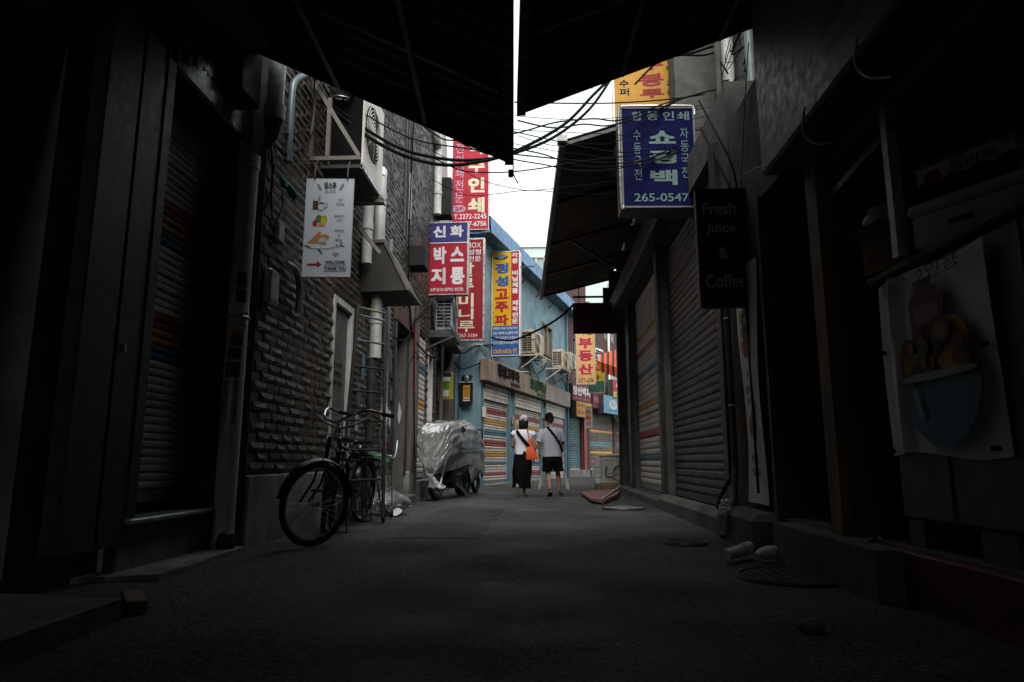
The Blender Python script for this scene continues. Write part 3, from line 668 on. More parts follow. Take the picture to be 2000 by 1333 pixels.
# hidden street corner building on the right beyond the shutters
b=wthing('corner_building','dark house wall on the right beyond the shutters carrying the orange awning','building',(3.4,24,0))
part('wall',MB().box(3.4,6,17.75,30,-.05,7.0),'plaster',b); part('downpipe',MB().tube([(3.22,29,0),(3.22,29,7.5)],.05,8),'white_paint',b); part('downpipe',MB().tube([(3.1,28,2.5),(3.1,28,7.0)],.03,8),'pvc',b); part('door',MB().box(3.37,3.4,20,21,0,2.2),'dark_metal',b)

# ============================================================ CANOPIES over the passage
def canopy(name,label,inner,outer,side):
    # inner/outer: (x at y=6.4, z); unseen rear end cut short to let light in from behind
    (xi,zi),(xo,zo)=inner,outer; t=wthing(name,label,'canopy',(xo,6.4,zo)); sl=(-.0415 if side<0 else -.052)
    mb=MB()
    def P(u,v,dz=0):  # v: 0 far end .. 1 near end, u: 0 inner .. 1 outer
        y=(6.4 if side>0 else 6.4-.8*u)-v*13.4; lap=(.22*max(0,3.75-y)**.5 if side<0 else 0); return (xi+(xo-xi)*u+(sl*(y-6.4)+lap)*(1-u), y, zi+(zo-zi)*u+dz)  # lap: unseen widening of the left edge, added to block light through the slit
    N=210; V=[];F=[]
    for i in range(N+1):
        w=.022*(1 if i%4<2 else -1)
        V+= [P(0,i/N,w),P(1,i/N,w),P(0,i/N,w+.012),P(1,i/N,w+.012)]
        if i: a=4*i; F+=[(a-4,a-3,a+1,a),(a-2,a-1,a+3,a+2),(a-4,a,a+2,a-2),(a-3,a+1,a+3,a-1)]
    part('corrugated_sheet',MB().add(V,F),'black',t)
    q=MB()
    for k in range(72): q.bar(P(-.01,k/72-.002,-.05),P(-.01,(k+1)/72,-.05),.09,.17)
    part('gutter',q,'black',t)
    for v in (.0,.09,.18,.28,.38,.5,.65,.8,.95): part('rafter',MB().bar(P(.02,v,-.06),P(1,v,-.06),.05,.07),'dark_metal',t)
    part('front_board',MB().bar(P(-.01,0,-.045),P(1,0,-.045),.03,.15),'black',t)
    for u in (.33,.66,.97): part('purlin',MB().bar(P(u,0,-.11),P(u,1,-.11),.04,.05),'dark_metal',t)
    return t
canopy('passage_canopy','dark corrugated canopy over the left side of the passage, lower edge with a black gutter',(-.335,3.81),(-2.72,4.62),-1)
canopy('passage_canopy','dark corrugated canopy over the right side of the passage, joined to the juice shop',(-.16,4.34),(2.85,5.47),1)
lamp=thing('hanging_lamp','small black lamp dangling by its cable from the end of the left canopy gutter','lamp',(-.27,6.38,3.62))
part('socket',MB().box(-.05,-.0,-.03,.03,-.1,-.03,c=.01),'black',lamp); part('flex',MB().tube(smooth_path([(0,0,.02),(-.0,0,-.06),(.02,0,-.12),(.05,0,-.17)]),.006,6),'black',lamp)
# corrugated awning on the right
t=wthing('corrugated_awning','ribbed brown tin awning over the tall shutters on the right','awning',(2,13,5.6))
V=[];F=[];N=296
def P(u,v,dz=0): y=9.5+9.6*v; return (.34-.33*v+(2.0-(.34-.33*v))*u, y, 5.43+.50*u-.02*v+dz)
for i in range(N+1):
    w=.022*math.sin(i*math.pi/2)
    V+=[P(0,i/N,w),P(1,i/N,w),P(0,i/N,w+.01),P(1,i/N,w+.01)]
    if i: a=4*i; F+=[(a-4,a-3,a+1,a),(a-2,a-1,a+3,a+2),(a-4,a,a+2,a-2),(a-3,a+1,a+3,a-1)]
mm('tin',(.20,.17,.14),.55,.2,na=.4,grime=.5)
part('corrugated_sheet',MB().add(V,F),'tin',t)
part('gutter',MB().bar(P(-.01,-.003,-.04),P(-.01,1,-.04),.08,.13),'dark_metal',t)
part('gutter_cap',MB().bar(P(-.01,-.012,.0),P(-.01,.004,.0),.14,.1),'pvc',t)
for v in (0.004,.25,.5,.75,.99): part('rafter',MB().bar(P(0,v,-.05),P(1,v,-.05),.05),'dark_metal',t)
part('brace',MB().bar(P(.25,.05,-.06),(1.98,10.6,4.7),.05),'dark_metal',t); part('brace',MB().bar(P(.25,.5,-.06),(1.98,14.6,4.7),.05),'dark_metal',t)
# ============================================================ SIGNS, left side
t=thing('menu_sign','white hanging cafe menu sign with drink and fruit drawings, dangling below the air conditioner frame','sign',(-2.575,7.0,2.695),4)
w,h=.520,1.122
part('face_panel',MB().add([(0,0,0),(w,0,0),(w,0,h),(0,0,h)],[(0,1,2,3)]),'sheet',t)
part('hem',MB().tube([(0,0,0),(w,0,0),(w,0,h),(0,0,h)],.004,4,closed=True),'p_paper',t)
def mx_(px): return (px-15)/640*w
def mz(py): return h-(py-50)/1245*h
def mrect(n,a,b,c,d,mt,y=-.003): rect(t,n,mx_(a),mx_(c),mz(d),mz(b),mt,y)
def mtext(s,a,b,c,d,mt='p_ink',bold=.0): text(t,s,mx_(a),mx_(c),mz(d),mz(b),mt,bold=bold)
mtext('딥스츄',258,98,420,190,bold=.04); mtext('Dibs CHUU',272,205,418,242)
mtext('커피',457,312,510,350,bold=.01); mtext('COFFEE',424,372,540,408)
mtext('생과일주스',412,520,552,555,bold=.01); mtext('JUICE',440,577,522,613)
mtext('카야토스트',422,705,550,742,bold=.01); mtext('&',472,765,496,798); mtext('베이글',438,823,528,862,bold=.01)
mtext('WELCOME',316,1095,578,1143,bold=.03); mtext('THANK YOU',302,1168,596,1220,bold=.03)
mrect('underline',298,1150,594,1156,'p_ink'); mrect('underline',298,1225,594,1231,'p_ink')
def me(n,cx,cy,a,b,mt,y=-.003,rot=0,**k): poly(t,n,ell(mx_(cx),mz(cy),a/640*w,b/1245*h,rot=rot,**k),mt,y)
me('leaf_drawing',192,168,20,52,'p_slate',rot=25); me('leaf_drawing',493,162,20,52,'p_slate',rot=-28)
mrect('glass_drawing',115,318,186,455,'p_ink'); mrect('glass_drawing',120,322,181,340,'p_paper',-.004); mrect('glass_drawing',120,342,181,440,'p_brown',-.004); mrect('straw_drawing',193,272,213,345,'p_slate',-.005)
me('cup_drawing',228,415,46,56,'p_ink',-.005); me('cup_drawing',228,415,41,51,'p_paper',-.006); me('cup_drawing',228,374,36,13,'p_brown',-.007); me('handle_drawing',288,405,27,32,'p_ink',-.0045); me('handle_drawing',288,405,19,24,'p_paper',-.0047)
me('fruit_drawing',205,570,45,50,'p_fgreen'); me('fruit_drawing',275,580,42,52,'p_toast',-.004); me('fruit_drawing',265,600,36,42,'p_lyellow',-.005); me('fruit_drawing',240,650,52,20,'p_toast',-.0045); me('fruit_drawing',155,630,32,42,'p_crimson',-.006)
poly(t,'toast_drawing',[(mx_(65),mz(880)),(mx_(225),mz(880)),(mx_(245),mz(740)),(mx_(215),mz(732))],'p_toast'); me('bun_drawing',285,805,70,40,'p_toast',-.004); me('bun_drawing',265,845,50,34,'p_paper',-.005); me('bun_drawing',275,877,48,14,'p_toast',-.0055)
part('stem_drawing',MB().tube(smooth_path([(mx_(40),-.004,mz(915)),(mx_(130),-.004,mz(945)),(mx_(330),-.004,mz(945)),(mx_(450),-.004,mz(922)),(mx_(565),-.004,mz(912))]),.0022,4),'p_ink',t)
me('leaf_drawing',245,985,14,48,'p_fgreen',rot=35); me('leaf_drawing',515,890,10,30,'p_fgreen',rot=-35); me('leaf_drawing',462,905,9,20,'p_fgreen',rot=40); me('leaf_drawing',70,920,44,12,'p_fgreen',rot=-18); me('leaf_drawing',540,912,28,9,'p_fgreen')
poly(t,'heart_drawing',[(mx_(450)+math.sin(a)**3*43/640*w, mz(1018)+(13*math.cos(a)-5*math.cos(2*a)-2*math.cos(3*a)-math.cos(4*a))/16*36/1245*h) for a in [i*math.pi/14 for i in range(28)]],'p_pink')
poly(t,'arrow_drawing',[(mx_(80),mz(1160)),(mx_(85),mz(1135)),(mx_(205),mz(1130)),(mx_(205),mz(1098)),(mx_(272),mz(1142)),(mx_(222),mz(1185)),(mx_(210),mz(1160))],'p_crimson')
for x in (.09,.45): part('hook',MB().tube(smooth_path([(x,.01,h-.03),(x,-.02,h+.02),(x,.03,h+.18),(x+.02,.07,h+.27)]),.007,6),'dark_metal',t)

t,w,h=signbox('blade_sign','blue topped red projecting sign reading 신화 박스 지통 with a mobile number',-2.65,-1.69,4.50,6.25,15.2,.2,'steel','p_red',-2,.022,group='projecting signs along the alley',bracket=(-.02,0))
rect(t,'face_print',.022,w-.022,h*.715,h-.022,'p_blue'); rect(t,'face_print',.0,w,h*.705,h*.717,'p_white',-.0135)
for s,a,b_,c,d in (('신',.14,.79,.45,.95),('화',.56,.79,.88,.95),('박',.16,.42,.47,.66),('스',.57,.45,.90,.655),('지',.11,.145,.46,.37),('통',.58,.14,.92,.375)): text(t,s,a*w,c*w,b_*h,d*h,'p_white',bold=.035)
text(t,'HP.010-8792-9278',.11*w,.89*w,.05*h,.095*h,'p_white',bold=.012)

t,w,h=signbox('blade_sign','tallest red projecting sign with cream syllables 특수인쇄, partly behind the canopy',-2.79,-1.61,7.80,11.7,20.2,.25,'steel','p_red',-1.5,.02,group='projecting signs along the alley',bracket=(-.2,0))
for i,s in enumerate(('합','지','특','수','인','쇄')):
    zc=[3.7,3.1,2.50,1.86,1.22,.56][i]*1.0; text(t,s,.44*w,.88*w,zc,zc+.50,'p_cream',bold=.035)
vtext(t,'교회전인쇄전문',.09*w,.31*w,.86,3.75,'p_lilac',bold=.01)
poly(t,'oval_print',ell(.20*w,.70,.19*w,.12),'p_lilac'); text(t,'2F',.08*w,.32*w,.64,.76,'p_red',y=-.006,bold=.02)
text(t,'T.2272-2245',.07*w,.93*w,.36,.52,'p_white',bold=.01); text(t,'T.2277-6756',.07*w,.93*w,.12,.28,'p_white',bold=.01)

t,w,h=signbox('blade_sign','glossy dark red projecting sign with cream letters, half hidden behind the blue topped sign',-2.52,-1.67,4.18,7.30,19.5,.22,'steel','p_dred',-2,.05,group='projecting signs along the alley',bracket=(-.15,0))
t['label']='glossy dark red projecting sign with stretched cream letters and BOX, behind the blue topped sign'
text(t,'BOX',.42*w,.86*w,2.82,2.98,'p_white',bold=.0); text(t,'성형',.42*w,.86*w,2.60,2.77,'p_white',bold=.01); text(t,'전문',.42*w,.86*w,2.40,2.56,'p_white',bold=.01)
for s,z0,z1 in (('알',1.92,2.32),('루',1.45,1.84),('미',.98,1.38),('니',.62,.92)): text(t,s,.1*w,.62*w,z0+.02,z1+.05,'p_cream',bold=.02)
text(t,'루',.1*w,.66*w,.27,.60,'p_cream',bold=.015); text(t,'2267-3184',.04*w,.76*w,.11,.22,'p_white',bold=.0)

t,w,h=signbox('blade_sign','yellow, red and royal blue projecting sign reading 정성고주파 on the blue building',-1.62,-.69,4.05,7.52,21.6,.3,'white_paint','p_yellow',-9,.02,group='projecting signs along the alley',bracket=(.6,1.4))
x7=.70*w; rect(t,'face_print',x7,w-.02,.98,h-.02,'p_red'); rect(t,'face_print',.02,w-.02,.02,.98,'p_royal')
for s,z,mt_ in (('정',2.68,'p_royal'),('성',2.19,'p_royal'),('고',1.78,'p_red'),('주',1.34,'p_red'),('파',1.04,'p_red')): pass
for i,(s,mt_) in enumerate((('정','p_royal'),('성','p_royal'),('고','p_red'),('주','p_red'),('파','p_red'))): text(t,s,.12*w,.60*w,2.72-i*.43,3.07-i*.43,mt_,bold=.04)
poly(t,'oval_print',ell(.34*w,3.27,.24*w,.09),'p_ink'); poly(t,'oval_print',ell(.34*w,3.30,.20*w,.05),'p_sky',-.004); text(t,'정성',.26*w,.42*w,3.2,3.26,'p_yellow',y=-.005)
vtext(t,'각종 비닐제품 제작전문',.73*w,.94*w,1.02,3.42,'p_white',bold=.03)
for i,s in enumerate(('배변판,벽보지,PVC박스','명찰,지폐백,비닐봉투,라벨','우레탄,다이칼리,수첩표지','돗자리,앨범,인쇄용 낱장커버')): text(t,s,.05*w,.94*w,.84-i*.155,.945-i*.155,'p_white',bold=.01)
text(t,'2268-6826 代',.06*w,.90*w,.07,.24,'p_oyellow',bold=.02)

# bracket boxes on the brick building
solo('electric_box',MB().box(-2.62,-2.18,15.7,16.1,6.62,7.6,c=.02),'black','black steel box high on the brick wall beside the tallest red sign','box')
solo('electric_box',MB().box(-2.62,-2.28,12.8,13.3,4.5,4.93,c=.02),'black','small dark box on the brick wall left of the blue topped sign','box')
# narrow red strip sign on the pillar
t=thing('strip_sign','narrow vertical red strip with small white letters on the plaster pillar','sign',(-2.49,13.08,2.05),90)
part('face_panel',MB().box(0,.16,-.01,.006,0,1.35),'p_dred',t); vtext(t,'신화상사종합포장재료',.03,.13,.03,1.32,'p_lilac',y=-.012)
# yellow cup sign
t,w,h=signbox('cup_sign','square yellow sign with a takeaway cup drawing, on the plaster house',-2.68,-2.29,2.31,3.03,17.5,.05,'steel','p_lyellow',0,.008,bracket=None)
rect(t,'lid_drawing',.03,.33,.58,.66,'p_ink'); rect(t,'lid_drawing',.055,.30,.66,.685,'p_ink'); poly(t,'cup_drawing',[(.05,.575),(.31,.575),(.265,.08),(.10,.08)],'p_white'); poly(t,'sleeve_drawing',[(.06,.47),(.30,.47),(.275,.24),(.085,.24)],'p_lime',-.004)
text(t,'Coffee\n&\nCAFE',.12,.24,.28,.44,'p_ink',y=-.005,bold=.0); text(t,'커피 음료',.14,.33,.025,.055,'p_ink',bold=0)
# notice case + lamp on the blue side wall
t=thing('notice_case','black notice case with an orange poster leaning off the blue side wall','notice board',(-2.50,20.5,2.42),0)
part('case',MB().box(0,.40,0,.12,0,.66,c=.01),'black_gloss',t); part('top_strip',MB().box(-.03,.44,-.02,.1,.66,.685),'p_white',t)
rect(t,'poster',.11,.32,.10,.58,'p_oyellow',-.004); rect(t,'poster_print',.12,.31,.10,.2,'p_white',-.006); rect(t,'poster_print',.12,.31,.14,.165,'p_maroon',-.007); poly(t,'poster_print',ell(.215,.32,.05,.07),'p_ink',-.006); poly(t,'poster_print',ell(.215,.32,.04,.058),'p_oyellow',-.007); text(t,'24시',.14,.28,.44,.52,'p_ink',-.006)
t=thing('wall_lamp','dim round security lamp on a bracket above the black notice case','lamp',(-2.28,20.55,3.2))
part('bracket',MB().box(-.16,.14,-.05,.19,.06,.12,c=.01),'dark_metal',t); part('lamp_head',MB().tube([(0,-.03,.07),(0,-.06,0),(0,-.07,-.09)],[.06,.085,.05],12),'galv',t,smooth=True)

# ============================================================ AIR CONDITIONERS
def ac_unit(name,label,loc,rz,W_,H_a,D_,mt='ac_white',fans=1,group='air conditioner outdoor units',dark_side=False):
    t=thing(name,label,'air conditioner',loc,rz,group)
    part('casing',MB().box(0,W_,0,D_,0,H_a,c=.02),mt,t)
    r=min(W_*.36,H_a/fans*.42)
    for k in range(fans):
        cz=H_a*(k+.5)/fans; cx=W_*.44
        part('fan_recess',MB().tube([(cx,-.004,cz),(cx,.01,cz)],r,28),'black',t)
        mb=MB()
        for i in range(1,9): mb.torus((cx,-.012-.02*(1-(i/9)**2),cz),(0,1,0),r*i/8.4,.004,28,4)
        for i in range(8):
            a=i*math.pi/4; mb.bar((cx,-.03,cz),(cx+r*math.cos(a),-.008,cz+r*math.sin(a)),.006)
        part('fan_guard',mb,mt,t)
        fb=MB()
        for i in range(3):
            a=i*2.094; fb.add([(cx,.0,cz),(cx+r*.8*math.cos(a),-.002,cz+r*.8*math.sin(a)),(cx+r*.85*math.cos(a+.5),.004,cz+r*.85*math.sin(a+.5)),(cx+r*.6*math.cos(a+.9),.006,cz+r*.6*math.sin(a+.9))],[(0,1,2,3)])
        part('fan_blade',fb,'dark_metal',t)
    if dark_side: part('side_shade_panel',MB().box(-.008,.0,.02,D_-.02,.02,H_a-.02),'cloth_black',t); return t  # black sheet painting in the shade of the open gap at this side
    part('side_grille',MB().box(-.006,.004,.05,D_-.04,.06,H_a-.08),'black',t) 
    gb=MB()
    for i in range(9): gb.box(-.012,-.004,.04,D_-.03,.06+i*(H_a-.14)/8.2,.075+i*(H_a-.14)/8.2)
    gb.box(-.012,-.005,.04,.055,.06,H_a-.08); gb.box(-.012,-.005,D_/2,D_/2+.012,.06,H_a-.08)
    part('grille_bars',gb,mt,t)
    part('side_cover',MB().box(W_-.001,W_+.03,.06,.22,.05,.35,c=.01),mt,t)
    return t
# big unit by the menu sign: faces the alley
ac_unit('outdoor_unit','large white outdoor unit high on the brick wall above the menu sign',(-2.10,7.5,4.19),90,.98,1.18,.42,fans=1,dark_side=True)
t=wthing('wall_frame','grey steel frame and shelf that carries the large air conditioner','bracket',(-2.3,7.3,3.95))
fr=[((-2.62,6.98,4.05),(-2.62,6.98,4.95)),((-2.62,6.98,4.95),(-2.0,7.0,4.06)),((-2.78,6.98,4.03),(-1.98,6.98,4.03)),((-2.35,6.98,4.05),(-2.35,6.98,4.75)),((-2.62,6.98,4.0),(-2.62,8.15,4.0)),((-2.62,8.12,4.0),(-1.98,8.12,3.98)),((-2.62,8.12,4.6),(-2.0,8.12,4.0)),((-2.5,8.2,3.9),(-2.05,8.3,3.35))]
K_=lambda q:(max(-2.58,q[0]*1.015),q[1]*1.015,.745+(q[2]-.745)*1.015)
for a,c in fr: a,c=K_(a),K_(c); part('angle_bar',MB().bar(a,c,.045),'angle_iron',t)
part('shelf',MB().box(-2.62,-2.08,7.42,8.62,4.12,4.155),'dark_brown',t); part('shelf_edge',MB().box(-2.10,-2.07,7.42,8.62,4.11,4.18),'steel',t)
g_=thing('vent_globe','clear round plastic cover with dead leaves inside, hanging beside the large air conditioner','lamp cover',(-2.36,7.4,5.10))
part('globe',MB().loft([[( .15*math.sin(a)*math.cos(t_),.15*math.sin(a)*math.sin(t_),.02+.15*math.cos(a)) for t_ in [k*math.pi/10 for k in range(20)]] for a in [.15+i*.26 for i in range(11)]],cap=False),'film_clear',g_,smooth=True)
part('rim',MB().torus((0,0,-.10),(.1,-.3,1),.10,.006,24,6),'steel',g_)
part('neck',MB().tube([(0,.02,.15),(-.1,.05,.28),(-.35,.1,.32)],.03,8),'dark_metal',g_)
lv=MB()
for i in range(14): lv.box(random.uniform(-.05,.03),random.uniform(.04,.06),-.03,.0,-.10,-.085+random.uniform(0,.02))
part('leaf_litter',lv,'wood',g_)
# hood awning
t=wthing('hood_awning','dark box shaped door awning under the large air conditioner','awning',(-2.3,9.3,3.5))
V=[(-2.6,9.4,3.86),(-2.27,9.4,3.88),(-1.895,9.4,3.15),(-2.6,9.4,3.13)]; V2=[(x,10.4,z) for x,_,z in V]
part('hood',MB().add(V+V2,[(0,1,2,3),(7,6,5,4),(0,4,5,1),(1,5,6,2),(2,6,7,3)]),'dark_brown',t); part('edge_trim',MB().bar(V[1],V[2],.04).bar(V[0],V[1],.05).bar(V[2],V2[2],.035),'angle_iron',t)
# AC 2 on a bracket
ac_unit('outdoor_unit','grey outdoor unit behind steel bars on a shelf under the blue topped sign',(-2.05,15.42,3.72),90,.85,.80,.42,mt='galv')
bpy.data.objects[[o.name for o in COL.objects if o.name.startswith('outdoor_unit')][-1]]
t=wthing('wall_frame','dark steel cage shelf under the blue topped sign holding a grey air conditioner','bracket',(-2.3,15.3,3.6))
part('shelf',MB().box(-2.62,-1.98,15.3,16.35,3.52,3.70,c=.02),'dark_metal',t)
for a,c in (((-2.6,15.28,4.6),(-1.98,15.28,3.6)),((-2.58,15.28,3.7),(-2.58,15.28,4.6)),((-1.98,15.28,3.7),(-1.98,15.28,4.5)),((-2.6,15.28,3.3),(-2.0,15.28,3.55))): part('angle_bar',MB().bar(a,c,.035),'dark_metal',t)
# blue building units
def onB(s,d,z): return BF(s,d,z)
ac_unit('outdoor_unit','ivory outdoor unit beside the yellow and blue sign on the blue building',onB(4.1,-.52,4.62),RZB,1.5,.88,.45,mt='ac_old')
ac_unit('outdoor_unit','ivory outdoor unit with side grille, middle of the blue wall',onB(7.8,-.75,4.58),RZB,1.5,.74,.45,mt='ac_old')
ac_unit('outdoor_unit','ivory outdoor unit with coiled hose, nearest the end of the blue wall',onB(10.0,-.62,4.85),RZB,1.2,.70,.42,mt='ac_old')
for s,z,nm in ((4.0,4.55,'under the first ivory unit'),(7.6,4.52,'under the middle ivory unit'),(9.9,4.8,'under the last ivory unit')):
    t=wthing('unit_bracket','rusty angle iron shelf %s on the blue wall'%nm,'bracket',onB(s,0,z))
    part('shelf',MB().bar(onB(s,-.75,z),onB(s+1.7,-.75,z),.05).bar(onB(s+.1,-.8,z),onB(s+.1,.0,z),.05).bar(onB(s+1.5,-.8,z),onB(s+1.5,.0,z),.05).bar(onB(s+.1,-.75,z),onB(s+.1,0,z-.5),.04).bar(onB(s+1.5,-.75,z),onB(s+1.5,0,z-.5),.04),'ac_old',t)

# ============================================================ PIPES AND POLE left
t=wthing('utility_pole','pale pvc covered pole with torn stickers in front of the brick corner','pole',(-2.66,5.9,0))
part('shaft',MB().tube([(-2.66,5.75,0),(-2.66,5.75,3.36)],.088,20).tube([(-2.66,5.75,3.36),(-2.66,5.75,3.49)],.098,20),'pvc',t,smooth=True)
part('clamp',MB().torus((-2.66,5.75,1.98),(0,0,1),.092,.012,20,6).bar((-2.79,5.67,1.97),(-2.53,5.66,2.0),.012),'galv',t)
def pst(z0,z1,a0,a1,mt_,txt=None,tm='p_ink'):
    mb=MB(); V=[]
    for i in range(7):
        a=R(a0+(a1-a0)*i/6); V+= [(-2.66+.0905*math.sin(a),5.75-.0905*math.cos(a),z) for z in (z0,z1)]
    part('sticker',mb.add(V,[(2*i,2*i+2,2*i+3,2*i+1) for i in range(6)]),mt_,t)
    if txt:
        q=tmb(txt,a0+6,a1-6,z0+(z1-z0)*.2,z1-(z1-z0)*.2,0,.01); q.v=[(-2.66+.092*math.sin(R(x)),5.75-.092*math.cos(R(x)),z) for x,_,z in q.v]
        me_=bpy.data.meshes.new('lettering'); me_.from_pydata(q.v,[],q.f); put('lettering',me_,tm,t)
pst(2.25,2.38,5,60,'p_amber','전단지'); pst(2.10,2.22,5,60,'p_dim','문의'); pst(1.72,1.82,-5,62,'p_dim','010-6328'); pst(1.82,1.87,-5,62,'p_oyellow'); pst(1.6,1.7,-20,55,'p_dim'); pst(1.45,1.58,-30,55,'p_dim','카드','p_red'); pst(1.05,1.42,-40,50,'galv')
rg=MB().add([(-2.61,5.64,1.88),(-2.53,5.64,1.86),(-2.57,5.62,2.02),(-2.59,5.65,1.95)],[(0,1,2),(0,2,3)])
part('torn_paper',rg,'p_white',t)
solo('floor_pot',MB().loft([[(-2.62+r*math.cos(a),5.72+r*math.sin(a),z) for a in [k*.524 for k in range(12)]] for r,z in ((.07,0),(.085,.08),(.07,.15),(.03,.18))]),'rubber','small dark lump of rubbish at the foot of the pale pole','rubbish')
t=wthing('duct_pipe','wide grey downpipe with a collar and funnel, next to the canopy','pipe',(-2.5,6.2,4))
part('pipe',MB().tube([(-2.50,5.86,4.02),(-2.50,5.86,5.6)],.080,20),'galv',t,smooth=True); part('collar',MB().tube([(-2.50,5.86,3.9),(-2.50,5.86,4.04)],[.095,.10],20),'pvc',t,smooth=True); part('funnel',MB().tube([(-2.50,5.86,3.92),(-2.51,5.86,3.74),(-2.54,5.84,3.62)],[.095,.06,.035],18),'dark_metal',t,smooth=True)
solo('conduit_pipe',MB().tube(smooth_path([(-2.5,6.25,3.72),(-2.5,6.25,4.35),(-2.5,6.3,4.55),(-2.47,6.5,4.75),(-2.47,6.85,4.98),(-2.5,7.1,5.1)]),.036,12).tube([(-2.5,6.25,3.66),(-2.5,6.25,3.78)],.045,12),'conduit','thin blue grey conduit bending right below the canopy','pipe',smooth=True)
solo('conduit_pipe',MB().tube(smooth_path([(-2.54,6.45,2.68),(-2.5,6.62,2.66),(-2.5,6.76,2.5),(-2.52,6.82,2.25)]),.035,10),'galv','short ribbed grey hose curving down beside the meter box','pipe',smooth=True)
t=wthing('meter_box','pale rounded meter box on the brick wall behind the pole','meter box',(-2.55,6.2,2.4))
part('case',MB().box(-2.58,-2.5,6.02,6.24,2.18,2.52,c=.02),'galv',t); part('label_plate',MB().box(-2.501,-2.497,6.06,6.2,2.2,2.24),'p_dim',t)
t=wthing('meter_box','small grey junction box higher up under the teal rag','meter box',(-2.55,6.2,2.8)); part('case',MB().box(-2.58,-2.53,6.22,6.36,2.85,3.05,c=.01),'galv',t)
rg=MB()
for i in range(7): rg.tube([(-2.48,6.05+i*.05,3.42),(-2.46,6.07+i*.055,3.38+random.uniform(-.03,.02)),(-2.48,6.1+i*.05,3.33+random.uniform(-.02,.02))],[.015,.03,.012],6)
solo('rag',rg,'teal_cloth','teal knotted rag hooked on the brick wall above the junction box','rag',smooth=True)
def pipe(x,y,z0,z1,r,mt_,label,extra=None):
    mb=MB().tube([(x,y,z0),(x,y,z1)],r,14)
    z=z0+.5
    while z<z1: mb.tube([(x,y,z),(x,y,z+.09)],r*1.12,14); z+=1.9
    if extra: mb.tube(smooth_path(extra),r,12)
    return solo('downpipe',mb,mt_,label,'pipe',smooth=True)
pipe(-2.48,9.25,3.5,6.6,.075,'pvc','pale downpipe behind the large air conditioner running down through the hood awning')
pipe(-2.40,9.62,2.2,4.95,.085,'pvc','thick pale downpipe right of the hood awning, topped with an elbow',[(-2.40,9.62,4.95),(-2.42,9.68,5.08),(-2.6,9.8,5.15)])
pipe(-2.44,9.62,.1,2.2,.07,'dark_metal','dark downpipe with stickers behind the ladder')
pipe(-2.50,15.6,6.6,9.9,.10,'pvc','pale downpipe high on the far end of the brick wall',[(-2.5,15.6,8.3),(-2.5,15.3,8.5),(-2.5,15.2,9.2)])
pipe(-2.52,10.9,.1,4.4,.035,'pvc_grey','slim grey pipe on the brick wall before the dark doorway')
pipe(-2.50,16.75,0,4.0,.05,'plaster','slim dirty pipe between the brick building and the plaster house')

